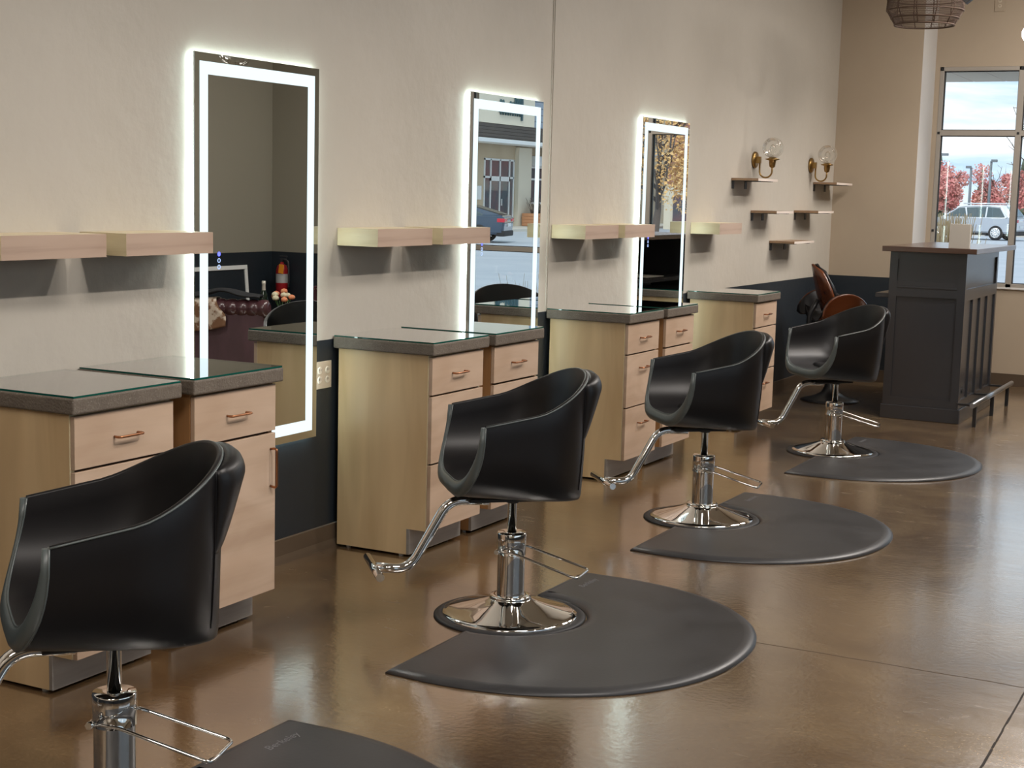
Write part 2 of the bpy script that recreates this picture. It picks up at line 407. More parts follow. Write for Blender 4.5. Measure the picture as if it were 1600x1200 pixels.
def w3(b):
    for y in (0.6, 1.84, 3.08, 4.32, 5.552): box(b, XR + 0.03, XR + 0.10, y, y + 0.048, 0.835, 2.69, 0.003)
    for z in (0.835, 2.11, 2.655): box(b, XR + 0.031, XR + 0.099, 0.6, 5.6, z, z + 0.035, 0.003)
w3o = struct('added_window', 'white_paint', w3)  # unseen window, added to let side daylight in
struct('window_pane', 'window_glass', lambda b: box(b, XR + 0.06, XR + 0.066, 0.6, 5.6, 0.84, 2.68), w3o)
def wb(b):
    box(b, -0.15, XR + 0.15, Y0 - 0.15, Y0, ZS, H, mi=0); box(b, -0.15, XR + 0.15, Y0 - 0.15, Y0, 0, ZS, mi=1)
struct('wall_back', ['wall', 'navy'], wb)
struct('ceiling', 'ceiling', lambda b: box(b, -0.15, XR + 0.15, Y0 - 0.15, YW + 0.2, H, H + 0.15))
def skirt(b, L):
    prism(b, [(0, 0.0), (0.016, 0.0), (0.012, 0.018), (0.007, 0.035), (0.006, 0.1), (0, 0.104)], L[0], L[1], axis='Y')
bmn = bmesh.new(); skirt(bmn, (Y0, YF)); o = obj('baseboard_left', bmn, 'baseboard'); o['kind'] = 'structure'
struct('baseboard_far', 'baseboard', lambda b: box(b, 0.0, 0.712, YF - 0.008, YF, 0, 0.104, 0.002))
struct('baseboard_window', 'baseboard', lambda b: box(b, 0.712, VX0, YW - 0.008, YW, 0, 0.104, 0.002))
struct('trim_1', ['wall', 'navy'], lambda b: (box(b, 0.0, 0.004, 7.222, 7.228, ZS, H), box(b, 0.0, 0.004, 7.242, 7.248, ZS, H)))
# floor joints: sawn seam running with the room and a hairline crossing it
def seam(b):
    random.seed(3)
    y = -2.0
    while y < 4.85:
        w = 0.0025 + random.random() * 0.003; l = 0.05 + random.random() * 0.12
        x = 2.93 + random.uniform(-0.001, 0.001)
        box(b, x - w / 2 - 0.0008, x + w / 2 + 0.0008, y, y + l, -0.001, 0.0012); y += l + (random.random() * 0.012 if random.random() < 0.4 else -0.001)
struct('trim_2', 'joint', seam)
def hair(b):
    x = 2.0; yy = 4.87
    pts = []
    while x < 5.4:
        pts.append((x, yy + random.uniform(-0.006, 0.006))); x += 0.09
    for i in range(len(pts) - 1):
        (xa, ya), (xb, yb) = pts[i], pts[i + 1]; w = 0.0012
        prism(b, [(xa, ya - w), (xb, yb - w), (xb, yb + w), (xa, ya + w)], -0.001, 0.0008)
struct('trim_3', 'joint_fine', hair)

# windows ------------------------------------------------------------
def window(name, x0, x1, z0, z1, mulls, trans, stool=True):
    w = 0.035
    def fr(b):
        y0, y1 = YW + 0.0, YW + 0.09
        box(b, x0, x0 + w, y0, y1, z0, z1, 0.003); box(b, x1 - w, x1, y0, y1, z0, z1, 0.003)
        box(b, x0, x1, y0, y1, z1 - w, z1, 0.003); box(b, x0, x1, y0, y1, z0, z0 + w, 0.003)
        for m_ in mulls: box(b, m_ - 0.024, m_ + 0.024, y0, y1, z0, z1, 0.003)
        for t_ in trans: box(b, x0, x1, y0 + 0.001, y1 - 0.001, t_ - 0.024, t_ + 0.024, 0.003)
    r = struct(name, 'frame_alu', fr)
    xs = [x0 + w] + [v for m_ in mulls for v in (m_ - 0.024, m_ + 0.024)] + [x1 - w]
    zs = [z0 + w] + [v for t_ in trans for v in (t_ - 0.024, t_ + 0.024)] + [z1 - w]
    for i in range(0, len(xs), 2):
        for k in range(0, len(zs), 2):
            a, c, d, e = xs[i], xs[i + 1], zs[k], zs[k + 1]
            struct('window_pane', 'window_glass', lambda b: box(b, a, c, YW + 0.05, YW + 0.056, d, e), r)
            def gk(b):
                g = 0.006
                for q in ((a, a + g, d, e), (c - g, c, d, e), (a, c, d, d + g), (a, c, e - g, e)): box(b, q[0], q[1], YW + 0.03, YW + 0.062, q[2], q[3])
            struct('window_gasket', 'gasket', gk, r)
    if stool:
        struct('window_sill', 'white_paint', lambda b: box(b, x0 - 0.005, x1 + 0.01, YW - 0.02, YW + 0.05, z0 - 0.012, z0 + 0.004, 0.003), r)
    return r
w1 = window('window_1', WX0, WX1, WZ0, WZ1, [1.42, 1.97], [2.135])
def sc(b):
    for x in (WX0 + 0.018, 1.42, 1.97, WX1 - 0.018):
        for z in (WZ1 - 0.018, 2.135, 1.30):
            if z == 1.30 and x in (1.42, 1.97): continue
            box(b, x - 0.010, x + 0.010, YW - 0.006, YW + 0.001, z - 0.010, z + 0.010, 0.002)
struct('window_screw', 'gasket', sc, w1)
window('window_2', VX0, VX1, VZ0, WZ1, [3.04], [0.975], False)
struct('trim_4', 'soffit', lambda b: [box(b, -2 + i * 0.30, -2 + i * 0.30 + 0.29, YW + 0.2, YW + 1.75, 2.70, 2.72, 0.002) for i in range(30)])

# ------------------------------------------------------------------ cabinets
Dc, Db, Dt, TH, CT = 0.501, 0.483, 0.385, 0.122, 0.0485
W = 0.476; GAP = 0.058; BI = 0.0205
S = {1: 3.1797, 2: 5.2077, 3: 7.2287, 4: 9.3306}
ZT = 0.915 - 0.006
ZC = ZT - CT
cw = W - 2 * BI

def handle_h(b, yc, z):
    x = Db
    pts = fillet([(x - 0.001, yc - 0.05, z), (x + 0.026, yc - 0.055, z), (x + 0.026, yc + 0.055, z), (x - 0.001, yc + 0.05, z)], 0.014)
    tube(b, pts, 0.0042, 8)
def handle_v(b, yc, z0, z1):
    x = Db
    pts = fillet([(x - 0.001, yc, z0 + 0.005), (x + 0.028, yc, z0), (x + 0.028, yc, z1), (x - 0.001, yc, z1 - 0.005)], 0.014)
    tube(b, pts, 0.0045, 8)

def make_cab(kind, label, y):
    t = thing('base_cabinet', label, 'cabinet', (0.0, y, 0.0), group='maple styling station cabinets')
    xb = Db - 0.02
    def body(b):
        # side panels notched at the toe, back, bottom
        for ya, yb in ((0, 0.018), (cw - 0.018, cw)):
            prism(b, [(0.022, 0.012), (Dt - 0.014, 0.012), (Dt - 0.014, TH), (xb, TH), (xb, ZC), (0.022, ZC)], ya, yb, axis='Y')
        box(b, 0.022, 0.03, 0.018, cw - 0.018, 0.05, ZC); box(b, 0.03, xb - 0.001, 0.018, cw - 0.018, TH, TH + 0.018)
        box(b, xb - 0.022, xb - 0.001, 0.018, cw - 0.018, ZC - 0.03, ZC)
    part('body', 'maple' if kind == 'A' else 'maple_amber_shaded', t, body)
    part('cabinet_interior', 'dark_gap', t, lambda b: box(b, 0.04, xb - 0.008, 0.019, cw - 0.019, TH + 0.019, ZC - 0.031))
    for ya in (0.0, cw - 0.018): part('face_edge', 'maple_pale_lit' if kind == 'A' else 'maple_amber_shaded', t, lambda b: box(b, xb - 0.0005, xb + 0.002, ya, ya + 0.018, TH, ZC))
    part('toe_kick', 'toe', t, lambda b: box(b, Dt - 0.014, Dt, 0.0, cw, 0.012, TH, 0.001))
    for xx in (0.07, Dt - 0.05):
        for yy in (0.02, cw - 0.04):
            part('levelling_foot', 'foot', t, lambda b: lathe(b, [(0.010, 0.0), (0.010, 0.014)], (xx, yy, 0), 12))
    zt = ZC - 0.008
    if kind == 'A': rows = [(zt - 0.158, zt), (0.408, zt - 0.166), (TH, 0.400)]
    else: rows = [(zt - 0.162, zt)]
    for z0, z1 in rows:
        dr = part('drawer', 'maple_front', t, lambda b: box(b, xb + 0.003, Db, 0.002, cw - 0.002, z0, z1, 0.0015))
        zh = (z0 + z1) / 2 if z1 - z0 < 0.2 else z1 - 0.075
        if z1 < 0.42: zh = z1 - 0.09
        part('handle', 'copper', dr, lambda b: handle_h(b, cw / 2, zh), label='brushed copper pull')
    if kind == 'B':
        z1 = zt - 0.171
        dr = part('door', 'maple_front', t, lambda b: box(b, xb + 0.003, Db, 0.002, cw - 0.002, TH, z1, 0.0015))
        part('handle', 'copper', dr, lambda b: handle_v(b, cw - 0.03, z1 - 0.19, z1 - 0.05), label='brushed copper pull')
    return t

def make_top(y, label):
    def f(b):
        box(b, 0.006, Dc, 0, W, 0, CT, 0.006, seg=3)
    return solo('concrete_countertop', label, 'countertop', 'concrete', f, (0, y, ZC), 'concrete slabs on the cabinets')
def make_glass(y, label):
    def f(b):
        fs = box(b, 0.008, Dc - 0.004, 0.005, W - 0.004, 0, 0.006)
        for q in fs:
            if abs(q.normal.z) < 0.5: pass
        for i, q in enumerate(fs): q.material_index = 0 if i == 1 else (2 if i == 0 else 1)
    return solo('glass_sheet', label, 'glass top', ['glass_sheet', 'glass_edge', 'glass_sheet'], f, (0, y, ZT), 'glass sheets on the concrete tops')

places = {1: 'nearest station', 2: 'second nearest station', 3: 'third nearest station', 4: 'farthest station'}
protoA = protoB = None; tops = glasses = None
for i in (1, 2, 3, 4):
    ya = S[i]; yb = S[i] + W + GAP
    la = 'maple three-drawer cabinet with copper pulls, left one at the %s' % places[i] if i < 4 else 'lone maple three-drawer cabinet, last before the dark corner wall'
    if protoA is None: protoA = make_cab('A', la, ya + BI)
    else: dup(protoA, (0, ya + BI, 0), label=la)
    lt = 'thick grey-brown concrete slab on the left cabinet, %s' % places[i] if i < 4 else 'thick grey-brown concrete slab on the lone cabinet nearest the bar'
    lg = 'clear glass sheet on the left concrete slab, %s' % places[i] if i < 4 else 'clear glass sheet on the lone concrete slab nearest the bar'
    if tops is None: tops = make_top(ya, lt); glasses = make_glass(ya, lg)
    else: dup(tops, (0, ya, ZC), label=lt); dup(glasses, (0, ya, ZT), label=lg)
    if i < 4:
        lb = 'maple cabinet with drawer over tall door, right one, %s' % places[i]
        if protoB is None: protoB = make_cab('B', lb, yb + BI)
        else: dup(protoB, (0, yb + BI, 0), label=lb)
        dup(tops, (0, yb, ZC), label='thick grey-brown concrete slab on the right cabinet, %s' % places[i])
        dup(glasses, (0, yb, ZT), label='clear glass sheet on the right concrete slab, %s' % places[i])

# floating shelves -----------------------------------------------------
def mk_shelf(loc, label):
    def f(b):
        fs = box(b, 0.001, 0.203, 0, 0.44, -0.0736, 0)
        for k in (1, 2, 4): fs[k].material_index = 1  # top and ends paler: the light falling on them is put into the colour
    return solo('floating_shelf', label, 'shelf', ['maple_shelf', 'maple_pale_lit'], f, loc, 'thick maple shelves along the wall')
sh = None
for i, y in ((1, 3.2019), (2, 5.2388), (3, 7.2752), (4, 9.3652)):
    for k in (0, 1):
        if i == 4 and k == 1: continue
        lab = 'thick maple floating shelf, %s of the pair, %s' % (('left', 'right')[k], places[i]) if i < 4 else 'single thick maple floating shelf above the lone cabinet near the bar'
        loc = (0, y + k * (0.4406 + 0.0916), 1.366)
        if sh is None: sh = mk_shelf(loc, lab)
        else: dup(sh, loc, label=lab)

# lit mirrors ----------------------------------------------------------
MW, MZ0, MZ1, MX = 0.775, 0.5036, 2.0057, 0.028
def mk_mirror(y, label):
    t = thing('lit_mirror', label, 'mirror', (0, y, 0), group='tall backlit wall mirrors')
    part('mirror_glass', 'mirror', t, lambda b: box(b, MX - 0.005, MX, 0, MW, MZ0, MZ1, 0.0008))
    part('housing', 'housing', t, lambda b: box(b, 0.002, MX - 0.0055, 0.022, MW - 0.022, MZ0 + 0.022, MZ1 - 0.022))
    def frame(b, a, w, x0, x1):
        y0, y1, z0, z1 = a, MW - a, MZ0 + a, MZ1 - a
        box(b, x0, x1, y0, y0 + w, z0, z1); box(b, x0, x1, y1 - w, y1, z0, z1)
        box(b, x0, x1, y0 + w, y1 - w, z1 - w, z1); box(b, x0, x1, y0 + w, y1 - w, z0, z0 + w)
    part('light_band', 'led', t, lambda b: frame(b, 0.031, 0.046, MX + 0.0001, MX + 0.0006), label='glowing white frosted band')
    part('side_glow', 'led_side', t, lambda b: frame(b, 0.004, 0.010, 0.005, MX - 0.006), label='glowing white backlight')
    for k, z in enumerate((1.276, 1.252, 1.228)):
        mtx = Matrix.Rotation(PI / 2, 3, 'Y')
        if k == 0: part('touch_button', 'blue_led', t, lambda b: lathe(b, [(0.0085, 0), (0.0085, 0.0005)], (MX + 0.0002, 0.141, z), 20, mtx=mtx), label='lit blue button')
        else:
            part('touch_button', 'pale_led', t, lambda b: lathe(b, [(0.0060, 0), (0.0085, 0), (0.0085, 0.0005), (0.0060, 0.0005), (0.0060, 0)], (MX + 0.0002, 0.141, z), 20, mtx=mtx, caps=False), label='pale ring button')
    return t
m1 = mk_mirror(4.2839, 'tall backlit mirror reflecting an oxblood sofa and red extinguisher')
dup(m1, (0, 6.3095, 0), label='tall backlit mirror reflecting a dark parked car and tan storefront')
dup(m1, (0, 8.43, 0), label='tall backlit mirror reflecting a golden autumn tree')

# outlets --------------------------------------------------------------
def outlet(b, w, h, cols):
    box(b, 0, 0.006, -w / 2, w / 2, -h / 2, h / 2, 0.002)
    for c in cols:
        for z in (-0.02, 0.02):
            lathe(b, [(0.0155, 0.0), (0.0155, 0.0085), (0.013, 0.009)], (0, c, z), 20, mi=1, mtx=Matrix.Rotation(PI / 2, 3, 'Y'))
            for q in (-0.005, 0.005): box(b, 0.0088, 0.0093, c + q - 0.0012, c + q + 0.0012, z - 0.002, z + 0.008, mi=2)
solo('outlet_plate', 'ivory four-socket outlet plate on dark wall beside the nearest mirror', 'outlet', ['plate', 'socket', 'gasket'], lambda b: outlet(b, 0.115, 0.115, (-0.028, 0.028)), (0.0005, 5.14, 0.752))
o = solo('outlet_plate', 'tan outlet plate high on the wall above the window', 'outlet', ['wall_far', 'plate', 'gasket'], lambda b: outlet(b, 0.085, 0.13, (0,)), (1.205, YW - 0.001, 3.205)); o.rotation_euler = (0, 0, -PI / 2)

# ------------------------------------------------------------------ styling chairs
def utable(W_, a, b, zb, xt, xb, c, Bt, Bb, n=12):
    out = []
    for k in range(n + 1):
        ph = PI / 2 * k / n; co, s_ = max(0.0, math.cos(ph)), math.sin(ph)
        out.append((W_ * co ** a if k < n else 0.0, .741 - (.741 - zb) * s_ ** b, xt + (xb - xt) * s_ ** c, Bt + (Bb - Bt) * s_))
    return out
OUT = utable(.286, .45, .72, .474, .172, .238, 1.8, .243, .236)
INN = utable(.270, .58, .78, .524, .171, .232, 1.1, .230, .180)
X0 = -0.008
def rimz(x, s):
    if s is None: return .741 + (.172 - x) * .188
    return .775 + .127 * (s ** 1.2)
def shell_row(pr, inner=False, ns=7, na=30):
    Wd, z0, xf, B = pr
    k = max(0.0, min(1.0, (z0 - .50) / .242)); k = k * k * (3 - 2 * k) * 0.4 + k * 0.6
    row = []
    def z_at(x, s):
        zz = z0 + (rimz(x, s) - .742) * k
        if z0 < .56 and not inner: zz -= .040 * (xf - x) / .46 * min(1, (.56 - z0) / .06)
        return zz
    for i in range(ns):
        x = xf + (X0 - xf) * i / ns; row.append(Vector((x, Wd, z_at(x, None))))
    for i in range(na + 1):
        th = PI * i / na
        c, s = math.cos(th), math.sin(th)
        e = 0.925
        y = Wd * (abs(c) ** e) * (1 if c >= 0 else -1); x = X0 - B * (abs(s) ** e)
        row.append(Vector((x, y, z_at(x, s))))
    for i in range(ns - 1, -1, -1):
        x = xf + (X0 - xf) * i / ns; row.append(Vector((x, -Wd, z_at(x, None))))
    return row
def grid(b, rows, mi=0):
    V = [[b.verts.new(p) for p in r] for r in rows]
    for i in range(len(V) - 1):
        for j in range(len(V[0]) - 1):
            try:
                f = b.faces.new((V[i][j], V[i][j + 1], V[i + 1][j + 1], V[i + 1][j])); f.smooth = True; f.material_index = mi
            except ValueError: pass
    return V
RO = [shell_row(p) for p in OUT]; RI = [shell_row(p, True) for p in INN]
def shell(b):
    rim = []
    for k in range(1, 6):
        a = PI * k / 6; rr = []
        for p, q in zip(RI[0], RO[0]):
            mid = (p + q) / 2; d = (q - p) / 2
            rr.append(mid - d * math.cos(a) + Vector((0, 0, 0.006 * math.sin(a))))
        rim.append(rr)
    grid(b, list(reversed(RI)) + rim + RO)
    bmesh.ops.remove_doubles(b, verts=b.verts, dist=0.0004)
def front_curves():
    o = [r[0] for r in RO] + [r[-1] for r in reversed(RO[:-1])]
    i = [r[0] for r in RI] + [r[-1] for r in reversed(RI[:-1])]
    return o, i
def front_edge(b):
    o, i = front_curves(); rows = []
    for k in range(0, 9):
        a = PI * k / 8; rr = []
        for p, q in zip(o, i):
            mid = (p + q) / 2; d = (q - p) / 2
            rr.append(mid - d * math.cos(a) + Vector((0.016 * math.sin(a), 0, 0)))
        rows.append(rr)
    V = grid(b, rows)
    for e in (0, -1):
        ring = [r[e] for r in V]
        b.faces.new(ring)
def highlight_piping(b):
    o, i = front_curves()
    tube(b, [p + Vector((0.001, 0, 0)) for p in o], 0.0028, 6); tube(b, [p + Vector((0.001, 0, 0)) for p in i], 0.0028, 6)
    tube(b, [p + Vector((0, 0, 0.001)) for p in RO[0]], 0.0028, 6)
def col_at(jf, z):
    j = int(jf); fr = jf - j
    c = [r[j].lerp(r[min(j + 1, len(r) - 1)], fr) for r in RO]
    for k in range(len(c) - 1):
        if c[k].z >= z >= c[k + 1].z:
            g = (c[k].z - z) / max(1e-6, c[k].z - c[k + 1].z); return c[k].lerp(c[k + 1], g)
    return c[0].copy() if z > c[0].z else c[-1].copy()
JA, JB = 7 + 9.0, 7 + 21.0
def back_panel(b):
    """Padded rear panel standing off the outer back, thickest near the top."""
    nj, ni = 20, 18; outer = []; inner = []
    for a in range(ni + 1):
        t = a / ni; ro, rn = [], []
        for c in range(nj + 1):
            u = c / nj; jf = JA + (JB - JA) * u
            top = col_at(jf, 9).z - 0.001; z = top + (0.672 - top) * t
            p = col_at(jf, z)
            edge = 0.40 + 0.60 * math.sin(PI * u) ** 0.7 if 0 < c < nj else 0.28
            zz = (z - 0.672) / (top - 0.672)
            pro = (zz ** 0.85) * (min(1.0, 0.42 + 0.58 * (t / 0.2) ** 0.6) if t < 0.2 else 1.0)
            nrm = Vector(((p.x - X0), p.y * 0.35, 0)).normalized()
            ro.append(p + nrm * (0.001 + 0.070 * pro * edge)); rn.append(p - nrm * 0.004)
        outer.append(ro); inner.append(rn)
    V1 = grid(b, outer); V2 = grid(b, inner)
    def stitch(A, B):
        for k in range(len(A) - 1): b.faces.new((A[k], A[k + 1], B[k + 1], B[k])).smooth = True
    stitch(V1[0], V2[0]); stitch(V1[-1], V2[-1]); stitch([r[0] for r in V1], [r[0] for r in V2]); stitch([r[-1] for r in V1], [r[-1] for r in V2])
def seams(b, jf):
    if True:
        pts = [col_at(jf, z) for z in [0.88 - 0.03 * k for k in range(14)]]
        tube(b, [p + Vector((p.x - X0, p.y, 0)).normalized() * 0.001 for p in pts], 0.0020, 6)

def make_chair(loc, rz, lever, label):
    t = thing('styling_chair', label, 'chair', loc, rz, 'black styling chairs')
    part('seat_shell', 'leather', t, shell)
    part('front_edge', 'leather_edge_lit', t, front_edge)
    part('highlight_piping', 'leather_edge_lit', t, highlight_piping)  # slim tubes added as bright highlight lines along the rims
    part('back_panel', 'leather', t, back_panel)
    for jf in (JA, JB): part('back_seam', 'leather', t, lambda b: seams(b, jf))
    def cush(b):
        rows = []
        for k, (z, s) in enumerate([(0.500, 0.97), (0.518, 1.0), (0.530, 0.99), (0.538, 0.95), (0.542, 0.85), (0.543, 0.5), (0.543, 0.02)]):
            rr = []
            for q in range(40):
                a = 2 * PI * q / 40; c, sn = math.cos(a), math.sin(a)
                x = (abs(c) ** 0.35) * (1 if c >= 0 else -1) * 0.125 * s; y = (abs(sn) ** 0.35) * (1 if sn >= 0 else -1) * 0.150 * s
                rr.append(Vector((-0.02 + x, y, z + 0.004)))
            rr.append(rr[0].copy()); rows.append(rr)
        grid(b, rows); bmesh.ops.remove_doubles(b, verts=b.verts, dist=0.0003)
    part('seat_cushion', 'leather', t, cush)
    part('seat_plate', 'black_plastic', t, lambda b: (lathe(b, [(0.024, 0.422), (0.026, 0.426), (0.027, 0.448)], n=24), box(b, -0.09, 0.17, -0.05, 0.05, 0.432, 0.446, 0.003)))
    fr = part('footrest', 'chrome', t, lambda b: tube(b, fillet([(0.09, 0, 0.431), (0.235, 0, 0.436), (0.375, 0, 0.188), (0.495, 0, 0.199)], 0.055, 8), 0.0178, 16, sx=1.0))
    part('foot_bar', 'chrome', fr, lambda b: (tube(b, [(0.503, -0.152, 0.2), (0.503, 0.152, 0.2)], 0.0148, 16)))
    part('piston', 'chrome', t, lambda b: lathe(b, [(0.0175, 0.30), (0.0175, 0.422), (0.021, 0.423), (0.021, 0.428)], n=24))
    # fixed base keeps its own heading: undo the seat's turn
    q = lever - rz
    bc = Matrix.Rotation(q, 4, 'Z')
    cl = part('pump_column', 'chrome', t, lambda b: lathe(b, [(0.050, 0.060), (0.050, 0.238)], n=40, caps=False))
    part('column_collar', 'chrome', t, lambda b: lathe(b, [(0.050, 0.232), (0.0535, 0.233), (0.0535, 0.308), (0.051, 0.313), (0.022, 0.3145), (0.0176, 0.3145)], n=40, caps=False))
    def lev(b):
        pts = fillet([(-0.03, -0.066, 0.250), (0.035, -0.068, 0.250), (0.272, -0.075, 0.186), (0.272, 0.075, 0.186), (0.035, 0.068, 0.250), (-0.03, 0.066, 0.250)], 0.02)
        tube(b, [bc @ p for p in pts], 0.0048, 8)
    lv = part('pump_lever', 'chrome', t, lev)
    for s in (-1, 1):
        part('pivot_bolt', 'chrome', lv, lambda b: tube(b, [bc @ Vector((-0.03, s * 0.052, 0.250)), bc @ Vector((-0.03, s * 0.078, 0.250))], 0.0095, 6))
    part('base_dome', 'chrome', t, lambda b: lathe(b, [(0.245, 0.006), (0.248, 0.011), (0.244, 0.017), (0.225, 0.023), (0.19, 0.032), (0.14, 0.046), (0.10, 0.059), (0.078, 0.068), (0.074, 0.071), (0.076, 0.075), (0.072, 0.080), (0.060, 0.082), (0.050, 0.082)], n=72, caps=False))
    part('base_ring', 'rubber', t, lambda b: lathe(b, [(0.276, 0.0), (0.278, 0.004), (0.272, 0.009), (0.262, 0.012), (0.243, 0.0115), (0.243, 0.0)], n=72, caps=False))
    return t
D = math.radians
chairs = [((1.155, 2.63, 0.006), -129.5, 18, 'black leather bucket styling chair, cut off at the left edge, nearest'),
          ((1.147, 4.695, 0.0), -138.3, 8, 'black leather bucket styling chair in front of the second station from the left'),
          ((1.15, 6.66, 0.0), -138, 10, 'black leather bucket styling chair in front of the third station from the left'),
          ((1.15, 8.93, 0.0), -134, 10, 'black leather bucket styling chair nearest the dark bar')]
for loc, a, l, lab in chairs: make_chair(loc, D(a), D(l), lab)

# floor mats -----------------------------------------------------------
def mk_mat(yc, cy, label):
    """Half-round anti-fatigue mat with a bite for the chair base."""
    pts = []
    xe = 1.115; cx = 1.27; r = 0.755
    n = 60
    pts.append((xe + 0.004, yc - 0.742))
    for k in range(n + 1):
        a = -PI / 2 + PI * k / n
        c, s = math.cos(a), math.sin(a)
        pts.append((cx + 0.785 * (abs(c) ** 0.93), yc + 0.752 * (abs(s) ** 0.93) * (1 if s >= 0 else -1)))
    pts.append((xe + 0.004, yc + 0.742))
    rc = 0.279; a0 = math.acos(max(-1, min(1, (xe - 1.15) / rc)))
    cut = []
    for k in range(31):
        a = a0 - 2 * a0 * k / 30
        cut.append((1.15 + rc * math.cos(a), cy + rc * math.sin(a)))
    # inset for bevelled edge
    poly = [Vector((p[0], p[1], 0)) for p in pts] + [Vector((p[0], p[1], 0)) for p in cut]
    def inset(pl, d):
        out = []; m = len(pl)
        for i in range(m):
            a, b_, c = pl[i - 1], pl[i], pl[(i + 1) % m]
            d1 = (b_ - a); d2 = (c - b_)
            if d1.length < 1e-6: d1 = d2
            if d2.length < 1e-6: d2 = d1
            n1 = Vector((-d1.y, d1.x, 0)).normalized(); n2 = Vector((-d2.y, d2.x, 0)).normalized()
            nn = (n1 + n2); nn = nn.normalized() if nn.length > 1e-6 else n1
            out.append(b_ + nn * d)
        return out
    def f(b):
        rings = []
        for d, z in ((0, 0.0), (0, 0.004), (0.012, 0.012), (0.028, 0.0165), (0.045, 0.018)):
            q = inset(poly, d) if d else poly
            rings.append([b.verts.new((p.x, p.y - 0.0, z)) for p in q])
        m = len(poly)
        for i in range(len(rings) - 1):
            for k in range(m):
                fc = b.faces.new((rings[i][k], rings[i][(k + 1) % m], rings[i + 1][(k + 1) % m], rings[i + 1][k])); fc.smooth = True
        res = bmesh.ops.triangle_fill(b, edges=[e for e in b.edges if e.verts[0] in set(rings[-1]) and e.verts[1] in set(rings[-1])], use_beauty=True)
        b.faces.new(list(reversed(rings[0])))
    t = thing('floor_mat', label, 'mat', (0, 0, 0), group='half-round mats at the styling chairs')
    part('pad', 'mat', t, f)
    cu = bpy.data.curves.new('lettering', 'FONT'); cu.body = 'Berkeley'; cu.size = 0.040; cu.extrude = 0.0003; cu.shear = 0.25; cu.resolution_u = 3
    tmp = bpy.data.objects.new('lettering_curve', cu); COL.objects.link(tmp)
    dg = bpy.context.evaluated_depsgraph_get(); me = bpy.data.meshes.new_from_object(tmp.evaluated_get(dg))
    bpy.data.objects.remove(tmp); me.materials.clear(); me.materials.append(M['mat_text'])
    lo = bpy.data.objects.new('lettering', me); COL.objects.link(lo); lo.parent = t
    lo.location = (1.235, yc + 0.50, 0.0185); lo.rotation_euler = (0, 0, PI / 2 + 0.0)
    return t
mk_mat(2.64, 2.63, 'dark half-round mat at the bottom edge by the nearest chair')
mk_mat(4.64, 4.695, 'dark half-round mat under the second chair from the left')
mk_mat(6.61, 6.66, 'dark half-round mat under the third chair from the left')
mk_mat(8.80, 8.93, 'dark half-round mat under the chair nearest the bar')

# ------------------------------------------------------------------ small bracket shelves
def mk_bshelf(y0, y1, zt, dep, label):
    t = thing('bracket_shelf', label, 'shelf', (0, y0, zt), group='small wooden bracket shelves near the corner')
    L_ = y1 - y0
    def bd(b):
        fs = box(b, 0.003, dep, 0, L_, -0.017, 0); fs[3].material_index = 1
    part('board', ['shelf_wood', 'shelf_edge_lit'], t, bd)
    for yy in (0.015, L_ - 0.15 if L_ > 0.36 else L_ - 0.06):
        def br(b):
            box(b, 0.0, 0.004, yy, yy + 0.045, -0.075, -0.018); box(b, 0.0, dep - 0.002, yy, yy + 0.045, -0.0215, -0.0175)
        part('bracket', 'iron', t, br)
    return t
mk_bshelf(10.12, 10.56, 1.675, 0.20, 'small wooden bracket shelf under the left brass sconce')
mk_bshelf(10.57, 10.98, 1.447, 0.20, 'small wooden bracket shelf, left one of the middle row')
mk_bshelf(11.63, 12.07, 1.449, 0.20, 'small wooden bracket shelf, right one of the middle row')
mk_bshelf(12.12, 12.60, 1.681, 0.20, 'small wooden bracket shelf under the right brass sconce')
mk_bshelf(11.04, 11.56, 1.218, 0.20, 'small wooden bracket shelf, lowest one, above the plywood chair')

# sconces ----------------------------------------------------------------
def mk_sconce(y, label):
    t = thing('wall_sconce', label, 'sconce', (0, y, 0), group='brass globe sconces')
    ry = Matrix.Rotation(PI / 2, 3, 'Y')
    part('backplate', 'brass', t, lambda b: lathe(b, [(0.060, 0.0), (0.060, 0.012), (0.054, 0.019), (0.02, 0.021), (0.0, 0.021)], (0.001, 0, 1.815), 32, mtx=ry))
    def arm(b):
        box(b, 0.018, 0.052, -0.016, 0.016, 1.790, 1.840, 0.003)
        pts = [Vector((0.045, 0, 1.80)), Vector((0.045, 0, 1.74))]
        for k in range(0, 13):
            a = PI + PI * k / 12; pts.append(Vector((0.0925 + 0.0475 * math.cos(a), 0, 1.735 + 0.0475 * math.sin(a))))
        pts.append(Vector((0.14, 0, 1.77)))
        tube(b, pts, 0.0062, 10)
    part('arm', 'brass', t, arm)
    part('cup', 'brass', t, lambda b: lathe(b, [(0.008, 1.758), (0.020, 1.766), (0.024, 1.785), (0.026, 1.812), (0.050, 1.818), (0.052, 1.824), (0.030, 1.828), (0.024, 1.836), (0.0, 1.836)], (0.14, 0, 0), 28, caps=False))
    part('glass_globe', 'globe_glass', t, lambda b: lathe(b, [(0.077 * math.sin(PI * k / 24), 1.903 - 0.077 * math.cos(PI * k / 24)) for k in range(3, 25)], (0.14, 0, 0), 32, caps=False))
    part('bulb', 'globe_glass', t, lambda b: lathe(b, [(0.010, 1.836), (0.011, 1.85), (0.022, 1.88), (0.024, 1.90), (0.016, 1.922), (0.0, 1.93)], (0.14, 0, 0), 20, caps=False))
    return t
sc1 = mk_sconce(10.60, 'brass wall sconce with clear globe, left one of two')
dup(sc1, (0, 12.02, 0), label='brass wall sconce with clear globe, right one nearer the corner')

